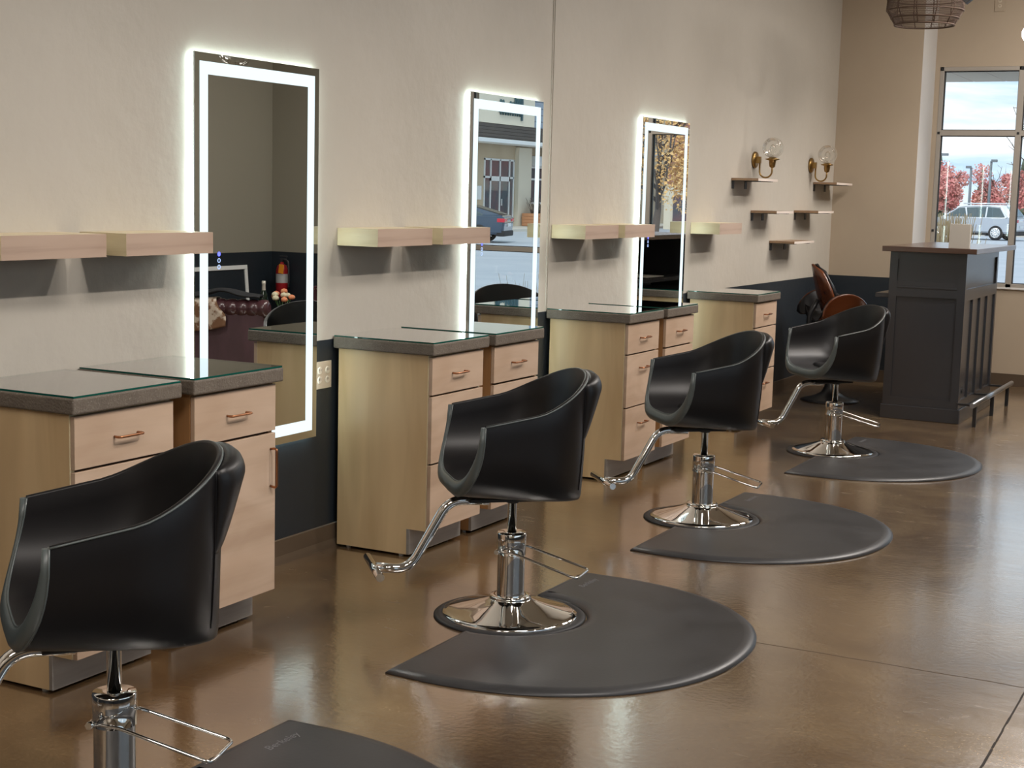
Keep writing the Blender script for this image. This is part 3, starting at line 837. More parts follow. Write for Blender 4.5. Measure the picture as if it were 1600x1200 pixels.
# ------------------------------------------------------------------ bar
t = thing('bar_counter', 'tall charcoal panelled bar with dark wooden top by the window', 'bar')
bx0, bx1, by0, by1 = 1.03, 1.56, 10.63, 11.86
zb = 1.19
def bar_front(b):      # face towards the chairs with shaker panels
    box(b, bx0, bx1 - 0.0135, by0 + 0.0145, by0 + 0.0295, 0.0, zb)
    e = 0.055
    box(b, bx0, bx0 + e, by0, by0 + 0.014, 0.10, zb); box(b, bx1 - e, bx1, by0, by0 + 0.014, 0.10, zb)
    for z0, z1 in ((0.10, 0.16), (0.875, 0.985), (1.14, zb)): box(b, bx0 + e, bx1 - e, by0, by0 + 0.014, z0, z1)
    box(b, bx0 + e, bx1 - e, by0 - 0.004, by0 + 0.004, 0.935, 0.950, 0.003)
part('front_panel', 'bar_paint', t, bar_front)
def bar_side(b):
    box(b, bx1 - 0.03, bx1 - 0.012, by0 + 0.03, by1, 0.0, zb)
    box(b, bx1 - 0.013, bx1, by0 + 0.0141, by0 + 0.06, 0.10, zb); box(b, bx1 - 0.014, bx1, by1 - 0.05, by1, 0.10, zb)
    for z0, z1 in ((0.10, 0.16), (0.86, 0.94), (1.14, zb)): box(b, bx1 - 0.014, bx1, by0 + 0.06, by1 - 0.05, z0, z1)
    for k in (1, 2, 3):
        y = by0 + 0.06 + (by1 - by0 - 0.11) * k / 4
        box(b, bx1 - 0.014, bx1, y - 0.03, y + 0.03, 0.16, 0.86)
part('side_panel', 'bar_paint', t, bar_side)
def bar_inner(b):
    box(b, bx0, bx1 - 0.03, by1 - 0.03, by1, 0, zb); box(b, bx0, bx0 + 0.03, by0 + 0.03, by1 - 0.03, 0, 0.56)
part('inner_panel', 'bar_paint', t, bar_inner)
part('work_shelf', 'bar_paint', t, lambda b: (box(b, bx0 - 0.10, bx1 - 0.031, by0 + 0.031, by1 - 0.031, 0.86, 0.89, 0.002), box(b, bx0 + 0.031, bx1 - 0.031, by0 + 0.031, by1 - 0.031, 0.60, 0.62)))
part('shelf_divider', 'steel', t, lambda b: box(b, bx0 + 0.06, bx1 - 0.04, 11.2, 11.215, 0.621, 0.859))
part('base_moulding', 'bar_paint', t, lambda b: (box(b, bx0 - 0.012, bx1 + 0.014, by0 - 0.012, by0 + 0.012, 0, 0.10, 0.004), box(b, bx1, bx1 + 0.014, by0 + 0.012, by1, 0, 0.10, 0.004)))
part('bar_top', 'bar_top', t, lambda b: box(b, 0.985, 1.635, 10.56, 12.15, zb + 0.0005, zb + 0.037, 0.003))
part('outlet', 'black_plastic', t, lambda b: lathe(b, [(0.018, 0), (0.018, 0.006)], (bx1 - 0.0125, by0 + 0.16, 0.22), 20, mtx=Matrix.Rotation(PI / 2, 3, 'Y')))
rl = part('foot_rail', 'steel', t, lambda b: tube(b, [(1.69, 10.45, 0.160), (1.69, 12.03, 0.160)], 0.018, 16))
for y in (10.56, 11.22, 11.85):
    part('rail_post', 'black_plastic', rl, lambda b: box(b, 1.678, 1.702, y - 0.012, y + 0.012, 0.0, 0.15))
    part('rail_arm', 'black_plastic', rl, lambda b: box(b, bx1 + 0.002, 1.68, y + 0.0, y + 0.018, 0.142, 0.156))
solo('card_block', 'blank grey-white upright card block standing on the bar top', 'sign', 'card', lambda b: box(b, 1.43, 1.57, 10.62, 10.655, 0, 0.168, 0.001), (0, 0, zb + 0.0372))
solo('paper_stack', 'loose white papers on the shelf behind the bar', 'papers', 'paper', lambda b: (box(b, 1.02, 1.25, 10.95, 11.32, 0, 0.004), box(b, 1.05, 1.30, 10.85, 11.15, 0.004, 0.008)), (0, 0, 0.8905))
solo('paper_stack', 'small pile of paper on the low shelf inside the bar', 'papers', 'paper', lambda b: box(b, 1.1, 1.35, 10.8, 11.05, 0, 0.03), (0, 0, 0.6205))

# ------------------------------------------------------------------ plywood swivel chair in the corner
t = thing('swivel_chair', 'rosewood plywood swivel chair on a black trumpet base in the corner', 'chair', (0.47, 11.27, 0), D(36))
part('trumpet_base', 'black_plastic', t, lambda b: lathe(b, [(0.222, 0.0), (0.224, 0.006), (0.18, 0.018), (0.12, 0.035), (0.07, 0.065), (0.045, 0.11), (0.035, 0.17), (0.03, 0.30), (0.028, 0.52), (0.08, 0.53)], n=40))
def curved(b, f, nu=14, nv=14, th=0.012):
    A = [[Vector(f(u / nu * 2 - 1, v / nv)) for u in range(nu + 1)] for v in range(nv + 1)]
    V1 = grid(b, A)
    B = []
    for v in range(nv + 1):
        r = []
        for u in range(nu + 1):
            p = A[v][u]; pu = A[v][min(u + 1, nu)] - A[v][max(u - 1, 0)]; pv = A[min(v + 1, nv)][u] - A[max(v - 1, 0)][u]
            n = pu.cross(pv); n = n.normalized() if n.length > 1e-9 else Vector((0, 0, 1)); r.append(p + n * th)
        B.append(r)
    V2 = grid(b, B)
    def st(A_, B_):
        for k in range(len(A_) - 1): b.faces.new((A_[k], A_[k + 1], B_[k + 1], B_[k]))
    st(V1[0], V2[0]); st(V1[-1], V2[-1]); st([r[0] for r in V1], [r[0] for r in V2]); st([r[-1] for r in V1], [r[-1] for r in V2])
def back_f(u, v):      # leaf-shaped back, concave, leaning
    w = 0.20 * math.sin(PI * (0.18 + 0.70 * v)) ** 0.8
    z = 0.70 + 0.35 * v - 0.05 * u * u
    return (-0.10 - 0.10 * v + 0.07 * u * u * 1.0, u * w * 0.85, z)
def seat_f(u, v):
    y = u * 0.24; x = -0.16 + 0.42 * v
    return (x, y, 0.60 + 0.14 * (abs(u) ** 2.2) * (1 - 0.35 * v) - 0.03 * v * v)
def wing_f(s):
    def g(u, v):   # rounded arm wing
        a = PI * (u + 1) / 2
        x = -0.005 - 0.19 * math.cos(a) ; z = 0.65 + 0.175 * math.sin(a) * v + 0.02 * v
        return (x, s * (0.22 + 0.055 * v), z)
    return g
part('backrest', 'ply', t, lambda b: curved(b, back_f))
part('back_cushion', 'leather', t, lambda b: curved(b, lambda u, v: tuple(Vector(back_f(u * 0.97, v)) + Vector((0.026, 0, 0.0))), th=0.022))
part('seat', 'ply', t, lambda b: curved(b, seat_f))
part('seat_pad', 'leather', t, lambda b: curved(b, lambda u, v: tuple(Vector(seat_f(u * 0.9, v)) + Vector((0, 0, 0.016))), th=0.03))
for s in (-1, 1):
    part('arm_wing', 'ply', t, lambda b: curved(b, wing_f(s)))
    part('arm_pad', 'leather', t, lambda b: curved(b, lambda u, v: tuple(Vector(wing_f(s)(u, v)) - Vector((0, s * 0.02, 0))), th=0.016))
part('back_stem', 'black_plastic', t, lambda b: (tube(b, fillet([(0.0, 0, 0.55), (-0.20, 0, 0.56), (-0.20, 0, 0.66), (-0.135, 0, 0.78)], 0.04), 0.018, 10)))

# ------------------------------------------------------------------ pendants and lamps
t = thing('woven_pendant', 'dark woven rattan drum pendant hanging over the bar', 'pendant lamp', (1.20, 10.5, 2.735))
def rad(z): return 0.198 + (0.258 - 0.198) * min(1, z / 0.10) if z < 0.10 else 0.258 - 0.02 * (z - 0.1) / 0.35
def hoops(b):
    for z in (0.0, 0.045, 0.095, 0.17, 0.25, 0.36):
        tube(b, [(rad(z) * math.cos(a), rad(z) * math.sin(a), z) for a in [2 * PI * k / 40 for k in range(40)]], 0.0045 if z else 0.006, 6, closed=True)
    for k in range(12):
        a = 2 * PI * k / 12; tube(b, [(rad(z) * math.cos(a), rad(z) * math.sin(a), z) for z in (0, 0.045, 0.095, 0.17, 0.25, 0.36)], 0.004, 5)
part('hoop_frame', 'rattan', t, hoops)
def weave(b):
    for k in range(170):
        a0 = 2 * PI * k / 170
        tube(b, [(rad(z) * math.cos(a0 + z * 2.1), rad(z) * math.sin(a0 + z * 2.1), z) for z in (0.0, 0.05, 0.1, 0.18, 0.27, 0.36)], 0.0016, 3, caps=False)
    for k in range(24):
        z = 0.012 + k * 0.0145
        tube(b, [((rad(z) + 0.001) * math.cos(a), (rad(z) + 0.001) * math.sin(a), z) for a in [2 * PI * q / 36 for q in range(36)]], 0.0011, 3, closed=True)
part('woven_shade', 'rattan', t, weave)
part('cord', 'black_plastic', t, lambda b: tube(b, [(0, 0, 0.25), (0, 0, H - 2.735)], 0.004, 6))
part('top_ring', 'rattan', t, lambda b: (tube(b, [(-0.24, 0, 0.36), (0.24, 0, 0.36)], 0.004, 6), tube(b, [(0, -0.24, 0.36), (0, 0.24, 0.36)], 0.004, 6)))

t = thing('globe_pendant', 'glowing white globe pendant cut off at the right edge', 'pendant lamp', (1.905, 10.5, 2.66))
part('globe', 'white_bulb', t, lambda b: ball(b, (0, 0, 0), 0.062, 24, sq=(1, 1, 1)))
part('cord', 'black_plastic', t, lambda b: tube(b, [(0, 0, 0.06), (0, 0, H - 2.66)], 0.004, 6))

t = thing('glass_pendant', 'clear glass bowl pendant seen in the nearest mirror', 'pendant lamp', (3.75, 9.25, 2.42))
part('glass_bowl', 'globe_glass', t, lambda b: lathe(b, [(0.02, 0.0), (0.09, 0.03), (0.13, 0.09), (0.13, 0.18), (0.05, 0.26)], n=32, caps=False))
part('cord', 'black_plastic', t, lambda b: tube(b, [(0, 0, 0.25), (0, 0, H - 2.42)], 0.004, 6))
part('bowl_rim', 'steel', t, lambda b: tube(b, [(0.132 * math.cos(a), 0.132 * math.sin(a), 0.09) for a in [2 * PI * k / 32 for k in range(32)]], 0.003, 5, closed=True))

# track spots on the ceiling over the aisle
LIGHTS = []
def spotlamp(loc, aim, power, size=70, col=(1.0, 0.91, 0.83), rad_=0.035, blend=0.7, label='dark round track spotlight on the ceiling above the aisle', build=True):
    d = (Vector(aim) - Vector(loc)).normalized()
    t = thing('track_spotlight', label, 'spotlight', loc, group='ceiling spotlights over the aisle')
    rot = d.to_track_quat('-Z', 'Y').to_matrix()
    part('lamp_head', 'track', t, lambda b: lathe(b, [(0.030, 0.11), (0.045, 0.10), (0.048, -0.01), (0.044, -0.01), (0.042, 0.012)], n=20, caps=False, mtx=rot))
    part('bulb', 'warm_bulb', t, lambda b: lathe(b, [(0.0, 0.013), (0.04, 0.013)], n=20, caps=False, mtx=rot))
    part('stem', 'track', t, lambda b: tube(b, [(0, 0, 0.05), (0, 0, H - loc[2])], 0.008, 8))
    ld = bpy.data.lights.new('spot_light', 'SPOT'); ld.energy = power; ld.color = col; ld.spot_size = D(size); ld.spot_blend = blend; ld.shadow_soft_size = rad_
    lo = bpy.data.objects.new('spot_light', ld); COL.objects.link(lo); lo.location = Vector(loc) + d * 0.02
    lo.rotation_euler = d.to_track_quat('-Z', 'Y').to_euler()
k_ = 0
for y in (1.6, 3.1, 4.6, 6.1, 7.6, 9.1, 10.6, 12.0):
    if y > 11.9: loc = (2.9, 11.7, 3.45)
    else: loc = (3.5, y, 3.45)
    spotlamp(loc, (0.0, y, 0.75), 150, 52, blend=1.0)
# dark tilted track head just in frame at the top
t = thing('track_spotlight', 'dark grey tilted spotlight box just in frame, beside the woven pendant', 'spotlight', (1.59, 10.0, 2.86))
part('head_box', 'track', t, lambda b: box(b, -0.05, 0.05, -0.03, 0.03, -0.035, 0.08, 0.004)).rotation_euler = (0, D(-38), 0)
part('stem', 'track', t, lambda b: tube(b, [(0, 0, 0.05), (0, 0, H - 2.86)], 0.008, 8))
part('lens', 'white_bulb', t, lambda b: box(b, 0.0505, 0.053, -0.026, 0.026, -0.03, 0.07)).rotation_euler = (0, D(-38), 0)

# unseen ceiling panels added to fill the room with soft light
def panel(x, y, power, col=(1.0, 0.93, 0.87), sx=0.6, sy=1.2):
    t = thing('fill_panel', 'unseen flat white fill light panel added over the aisle', 'ceiling light', (x, y, H - 0.03), group='added fill light panels')
    part('panel_frame', 'white_paint', t, lambda b: box(b, -sx / 2 - 0.02, sx / 2 + 0.02, -sy / 2 - 0.02, sy / 2 + 0.02, 0.0, 0.03))
    ld = bpy.data.lights.new('fill_light', 'AREA'); ld.shape = 'RECTANGLE'; ld.size = sx; ld.size_y = sy; ld.energy = power; ld.color = col
    lo = bpy.data.objects.new('fill_light', ld); COL.objects.link(lo); lo.location = (x, y, H - 0.035)
for y in (0.0, 3.4, 6.8): panel(3.0, y, 52)
panel(2.6, 9.6, 75); panel(2.4, 11.6, 55)
panel(2.2, -1.8, 45)

# ------------------------------------------------------------------ lounge corner (seen in the nearest mirror)
SL, SRZ = (3.87, 9.80, 0), D(-21)
t = thing('leather_chaise', 'oxblood tufted leather chaise with one rolled arm, seen in nearest mirror', 'chaise', SL, SRZ)
def roll(b):
    n = 60
    pts = [(-0.01 + k * 0.018, 0.08, 0.535) for k in range(n + 1)]
    r = [0.066 + 0.010 * abs(math.sin(PI * k / 5.0)) ** 0.5 for k in range(n + 1)]; r[0] = 0.045; r[-1] = 0.045
    tube(b, pts, r, 24)
part('rolled_arm', 'ox', t, roll)
part('arm_panel', 'ox_cloth', t, lambda b: box(b, 0.03, 1.06, 0.03, 0.15, 0.08, 0.50, 0.015))
part('seat_base', 'ox', t, lambda b: box(b, 0.06, 1.06, 0.151, 0.80, 0.08, 0.26, 0.02))
part('seat_cushion', 'ox', t, lambda b: box(b, 0.05, 1.06, 0.152, 0.80, 0.262, 0.38, 0.04, seg=4))
for x in (0.12, 0.98):
    for y in (0.08, 0.72): part('leg', 'bar_top', t, lambda b: lathe(b, [(0.02, 0), (0.03, 0.08)], (x, y, 0), 12))
def throw(b):
    def f(u, v):
        x = 0.40 + (v + 0.05 * math.sin(4 * u)) * 0.55
        wob = 0.004 * math.sin(9 * v + 5 * u)
        q = u + 1                       # 0 front hem .. 2 rear
        if q < 0.9:
            return (x - 0.10 * (0.9 - q) , 0.08 - 0.088 - 0.012 * (0.9 - q) - wob, 0.535 - 0.16 * (0.9 - q) - 0.05 * math.sin(3 * v))
        a = (q - 0.9) / 1.1 * D(165)
        return (x, 0.08 - math.cos(a) * (0.088 + wob), 0.535 + math.sin(a) * (0.088 + wob))
    curved(b, f, 24, 16, 0.006)
o = solo('hide_throw', 'brown and white cowhide throw draped over the chaise arm', 'throw', 'hide', throw, SL); o.rotation_euler = (0, 0, SRZ)
def coat(b):
    def f(u, v):
        x = 0.06 + v * 0.62; hh = 0.012 + 0.012 * abs(math.sin(6 * v + 2 * u)) + 0.045 * max(0, math.sin(PI * v)) ** 3
        a = u * D(42)
        return (x, 0.08 + math.sin(a) * 0.100, 0.535 + math.cos(a) * 0.100 + hh)
    curved(b, f, 14, 20, 0.012)
o = solo('black_coat', 'black garment lying along the top of the chaise arm', 'coat', 'black_cloth', coat, SL); o.rotation_euler = (0, 0, SRZ)
t = thing('leather_armchair', 'dark oxblood armchair with nail-studded scroll arms, seen in nearest mirror', 'armchair', (3.55, 11.0, 0))
for x in (0.0, 0.66):
    def ach(b):
        tube(b, [(x, -0.01, 0.58), (x, 0.005, 0.58), (x, 0.60, 0.58)], [0.075, 0.085, 0.085], 20); box(b, x - 0.055, x + 0.055, 0.0, 0.60, 0.1, 0.56, 0.02)
    ar = part('scroll_arm', 'ox', t, ach)
    part('nail_heads', 'brass', ar, lambda b: [ball(b, (x + 0.055 * math.cos(a), -0.012, 0.58 + 0.055 * math.sin(a)), 0.004, 6) for a in [2 * PI * k / 20 for k in range(20)]])
part('seat', 'ox', t, lambda b: box(b, 0.056, 0.604, 0.02, 0.55, 0.1, 0.42, 0.04))
part('backrest', 'ox', t, lambda b: box(b, 0.0, 0.66, 0.55, 0.70, 0.3, 0.78, 0.05))
for x in (0.0, 0.66):
    for y in (0.05, 0.6): part('leg', 'bar_top', t, lambda b: lathe(b, [(0.02, 0), (0.03, 0.1)], (x, y, 0), 12))
t = thing('picture_frame', 'large empty white-edged frame leaning on the right wall behind the sofa', 'frame', (5.36, 11.0, 0.0))
def frm(b):
    for q in ((-0.55, 0.57, 0.74, 0.78), (-0.55, 0.57, 0.0, 0.04)): box(b, 0, 0.025, q[0], q[1], q[2], q[3], 0.003)
    for q in ((-0.55, -0.51), (0.53, 0.57)): box(b, 0, 0.025, q[0], q[1], 0.04, 0.74, 0.003)
part('frame_edge', 'white_frame', t, frm); part('dark_canvas', 'navy', t, lambda b: box(b, 0.012, 0.018, -0.51, 0.53, 0.04, 0.74))
t.rotation_euler = (0, D(5), 0)
t = thing('side_table', 'small round dark side table holding a bottle and roses', 'table', (4.71, 11.05, 0))
part('table_top', 'bar_top', t, lambda b: lathe(b, [(0.24, 0.32), (0.24, 0.34)], n=32))
part('pedestal', 'iron', t, lambda b: lathe(b, [(0.16, 0), (0.15, 0.015), (0.02, 0.03), (0.02, 0.32)], n=24))

t = thing('fire_extinguisher', 'red fire extinguisher with orange tag hung in the corner', 'fire extinguisher', (5.27, 11.912, 0.45)).scale = (0.88, 0.88, 0.88)
t = bpy.data.objects['fire_extinguisher']
part('cylinder', 'red', t, lambda b: lathe(b, [(0.0, 0), (0.06, 0.005), (0.068, 0.03), (0.068, 0.31), (0.05, 0.36), (0.02, 0.38), (0.02, 0.40), (0, 0.40)], n=28, caps=False))
part('label_band', 'silver_label', t, lambda b: lathe(b, [(0.0687, 0.17), (0.0687, 0.27)], n=28, caps=False))
part('valve', 'iron', t, lambda b: (box(b, -0.015, 0.015, -0.015, 0.015, 0.40, 0.44), box(b, -0.07, 0.03, -0.01, 0.01, 0.455, 0.47, 0.003), box(b, -0.06, 0.03, -0.01, 0.01, 0.43, 0.44, 0.003)))
part('hose', 'iron', t, lambda b: tube(b, fillet([(-0.015, 0, 0.425), (-0.10, -0.02, 0.42), (-0.11, -0.02, 0.2), (-0.085, 0, 0.1)], 0.05), 0.010, 8))
part('tag', 'orange', t, lambda b: box(b, -0.03, 0.035, -0.075, -0.072, 0.28, 0.38)).rotation_euler = (0, D(-8), 0)
part('wall_bracket', 'iron', t, lambda b: box(b, -0.02, 0.02, 0.06, 0.099, 0.25, 0.36))

# bottle and bouquet on the side table: sight line from the nearest mirror
t = thing('champagne_bottle', 'dark champagne bottle with pale foil neck on the side table', 'bottle', (4.815, 11.02, 0.3405))
part('bottle_body', 'bottle', t, lambda b: lathe(b, [(0.0, 0), (0.042, 0), (0.044, 0.02), (0.044, 0.17), (0.035, 0.21), (0.018, 0.25)], n=24, caps=False))
part('foil_neck', 'foil', t, lambda b: lathe(b, [(0.0185, 0.235), (0.016, 0.30), (0.018, 0.305), (0.018, 0.335), (0.0, 0.335)], n=20, caps=False))
t = thing('rose_bouquet', 'bouquet of orange and cream roses in a glass vase', 'flowers', (4.61, 11.03, 0.3405))
part('vase', 'globe_glass', t, lambda b: lathe(b, [(0.0, 0), (0.04, 0.0), (0.04, 0.12)], n=20, caps=False))
part('stems', 'leaf_g', t, lambda b: [tube(b, [(0, 0, 0.02), (0.07 * math.cos(a), 0.07 * math.sin(a), 0.17)], 0.004, 5) for a in [k * 0.9 for k in range(7)]])
random.seed(11)
for k, (x, y, z, c) in enumerate([(-0.10, 0, .20, 'o'), (-0.05, -.05, .22, 'w'), (0.0, 0.02, .25, 'o'), (0.05, -.05, .22, 'w'), (0.09, 0.0, .20, 'o'), (0.02, -.08, .19, 'w'), (-0.07, -.07, .18, 'o'), (0.11, .05, .22, 'o'), (0.0, .07, .21, 'w')]):
    def rose(b):
        for j in range(5):
            a = j * 1.256; ball(b, (x + 0.012 * math.cos(a), y + 0.012 * math.sin(a), z), 0.021, 10)
        ball(b, (x, y, z + 0.008), 0.018, 10)
    part('rose_bloom', 'rose_o' if c == 'o' else 'rose_w', t, rose)

# ------------------------------------------------------------------ outdoors
ZG = -0.35
struct('ground', 'asphalt', lambda b: box(b, -160, 160, YW + 0.25, 260, ZG - 0.2, ZG))
def lawn_strip(name, x0, x1, y0, y1):
    o = struct(name, 'lawn', lambda b: box(b, x0, x1, y0, y1, ZG, ZG + 0.06)); return o
lawn_strip('lawn', -60, -3, 97, 103); lawn_strip('lawn', -70, 5, 112, 140); lawn_strip('lawn', -60, 10, 14.6, 17.2)
bpy.data.objects['lawn.002'].location = (0, 0, 0)
struct('kerb', 'concrete_kerb', lambda b: box(b, -60, 0, 103, 104.4, ZG, ZG + 0.14))
struct('kerb', 'concrete_kerb', lambda b: box(b, -60, 0, 95, 96.6, ZG, ZG + 0.14))
struct('pavement', 'concrete_kerb', lambda b: box(b, 30.5, 34, 40, 110, ZG, ZG + 0.12))

def wheel(b_t, b_r, x, y, z, r, side):
    ry = Matrix.Rotation(PI / 2, 3, 'X')
    lathe(b_t, [(r * 0.62, -0.11), (r * 0.95, -0.11), (r, -0.07), (r, 0.07), (r * 0.95, 0.11), (r * 0.62, 0.11), (r * 0.62, -0.11)], (x, y, z), 28, mtx=ry, caps=False)
    s = 0.10 * side
    for k in range(10):
        a = 2 * PI * k / 10
        p0 = Vector((x, y + s, z)); p1 = p0 + Vector((math.cos(a) * r * 0.63, 0, math.sin(a) * r * 0.63)); tube(b_r, [p0, p1], [0.035, 0.05], 5)
    tube(b_r, [(x + math.cos(q) * r * 0.62, y + s, z + math.sin(q) * r * 0.62) for q in [2 * PI * k / 24 for k in range(24)]], 0.03, 5, closed=True)
    ball(b_r, (x, y + s, z), 0.07, 8)

def car(name, label, cat, loc, rz, paint, kind):
    """Car along local +x (nose at +x), built in metres."""
    t = thing(name, label, cat, loc, rz)
    if kind == 'suv':
        L, Wd, r = 4.8, 1.9, 0.37
        low = [(2.38, .35), (2.42, .62), (2.30, .95), (1.45, 1.10), (-2.25, 1.16), (-2.40, 1.05), (-2.42, .45), (-2.3, .35)]
        top = [(1.45, 1.08), (0.55, 1.62), (0.2, 1.72), (-1.5, 1.76), (-1.85, 1.70), (-2.30, 1.14)]
        win = [[(1.15, 1.14), (0.52, 1.57), (0.25, 1.60), (0.10, 1.14)], [(0.04, 1.14), (0.16, 1.61), (-0.85, 1.65), (-0.85, 1.14)], [(-0.93, 1.14), (-0.93, 1.65), (-1.55, 1.60), (-1.85, 1.18), (-1.8, 1.14)]]
        wx = (1.48, -1.45)
    else:
        L, Wd, r = 4.7, 1.85, 0.34
        low = [(2.30, .30), (2.35, .55), (2.20, .78), (1.2, .95), (-2.05, 1.06), (-2.33, 1.02), (-2.36, .80), (-2.30, .32)]
        top = [(1.2, .93), (0.35, 1.36), (-0.3, 1.44), (-0.9, 1.40), (-2.15, 1.06)]
        win = [[(0.95, .98), (0.30, 1.31), (-0.1, 1.37), (-0.1, .98)], [(-0.16, .98), (-0.16, 1.37), (-0.80, 1.35), (-1.5, 1.08), (-1.5, 1.0)]]
        wx = (1.40, -1.38)
    hw = Wd / 2
    def body(b):
        prism(b, low, -hw, hw, axis='Y')
        bmesh.ops.bevel(b, geom=list(b.edges), offset=0.07, segments=3, affect='EDGES')
    part('car_body', paint, t, body)
    def cabin(b):
        n = len(top); ins = 0.20
        A = [b.verts.new((p[0], -hw + 0.05 + ins * (p[1] - top[0][1]) / 0.65, p[1])) for p in top]; B = [b.verts.new((p[0], hw - 0.05 - ins * (p[1] - top[0][1]) / 0.65, p[1])) for p in top]
        b.faces.new(A); b.faces.new(list(reversed(B)))
        for i in range(n - 1): b.faces.new((A[i], B[i], B[i + 1], A[i + 1]))
    part('cabin', paint, t, cabin)
    for w_ in win:
        def wn(b):
            for s in (-1, 1):
                v = [b.verts.new((p[0], s * (hw - 0.045 + 0.004 - 0.20 * (p[1] - top[0][1]) / 0.65), p[1])) for p in w_]; w2 = [b.verts.new((q.co.x, q.co.y - s * 0.02, q.co.z)) for q in v]
                b.faces.new(v); b.faces.new(list(reversed(w2)))
                for i in range(len(v)): b.faces.new((v[i], v[(i + 1) % len(v)], w2[(i + 1) % len(v)], w2[i]))
        part('side_window', 'car_glass', t, wn)
    def glassr(b):
        for (p, q) in ((top[0], top[1]), (top[-2], top[-1])):
            def lp(k, off=0.015):
                x = p[0] + (q[0] - p[0]) * k; z = p[1] + (q[1] - p[1]) * k; return (x + (0.02 if p is top[0] else -0.02), z + off)
            a, c = lp(0.08), lp(0.92); w_ = hw - 0.28
            prism(b, [a, c, (c[0], c[1] + 0.01), (a[0], a[1] + 0.01)], -w_, w_, axis='Y')
    part('windscreen', 'car_glass', t, glassr)
    if kind == 'suv':
        def tr(b):
            for s in (-1, 1):
                yy = s * (hw - 0.0)
                pts = [(1.3, 1.10), (0.52, 1.62), (0.2, 1.68), (-1.0, 1.70), (-1.62, 1.64), (-1.98, 1.16), (-1.9, 1.11), (1.3, 1.10)]
                tube(b, [(p[0], s * (hw - 0.03 - 0.20 * max(0, (p[1] - 1.08)) / 0.65), p[1]) for p in pts], 0.028, 5)
                tube(b, [(0.4, s * 0.6, 1.80), (-1.5, s * 0.6, 1.83)], 0.03, 5)
        part('window_trim', 'car_trim', t, tr)
    def lights(b):
        for s in (-1, 1): box(b, -L / 2 - 0.01, -L / 2 + 0.28, s * hw - 0.03 if s > 0 else -hw - 0.012, s * hw + 0.012 if s > 0 else -hw + 0.03, 0.78 if kind != 'suv' else .9, 0.92 if kind != 'suv' else 1.06, 0.01)
        for s in (-1, 1): box(b, -L / 2 - 0.02, -L / 2 + 0.03, (0.45 if s > 0 else -hw), (hw if s > 0 else -0.45), 0.80 if kind != 'suv' else .9, 0.90 if kind != 'suv' else 1.04, 0.01)
    part('tail_light', 'tail', t, lights)
    part('number_plate', 'white_frame', t, lambda b: box(b, -L / 2 - 0.03, -L / 2, -0.26, 0.26, 0.62, 0.74))
    part('bumper', 'tyre', t, lambda b: (box(b, -L / 2 - 0.01, -L / 2 + 0.3, -hw + 0.02, hw - 0.02, 0.25, 0.46, 0.04), box(b, wx[1] + 0.45, wx[0] - 0.45, -hw - 0.005, hw + 0.005, 0.24, 0.36, 0.02)))
    for x in wx:
        for s in (-1, 1):
            bt, br = bmesh.new(), bmesh.new(); wheel(bt, br, x, s * (hw - 0.08), r, r, s)
            wt = obj('wheel', bt, 'tyre', t); obj('wheel_rim', br, 'car_trim', wt)
    return t
# silver SUV beyond the window, nose left
car('parked_suv', 'silver SUV parked outside, nose to the left', 'car', (-12.35, 85.0, ZG), PI - D(10), 'suv_paint', 'suv').scale = (1.08, 1.08, 1.08)
car('parked_sedan', 'dark blue fastback car parked at the storefront, seen in mirror', 'car', (25.3, 49.6, ZG), D(-17), 'sedan_paint', 'sedan')
car('parked_hatchback', 'white car parked behind the silver SUV', 'car', (-15.6, 101.0, ZG), PI, 'white_car', 'sedan')
car('parked_hatchback', 'pale car whose nose shows right of the window mullion', 'car', (-8.6, 92.6, ZG), PI, 'white_car', 'suv')

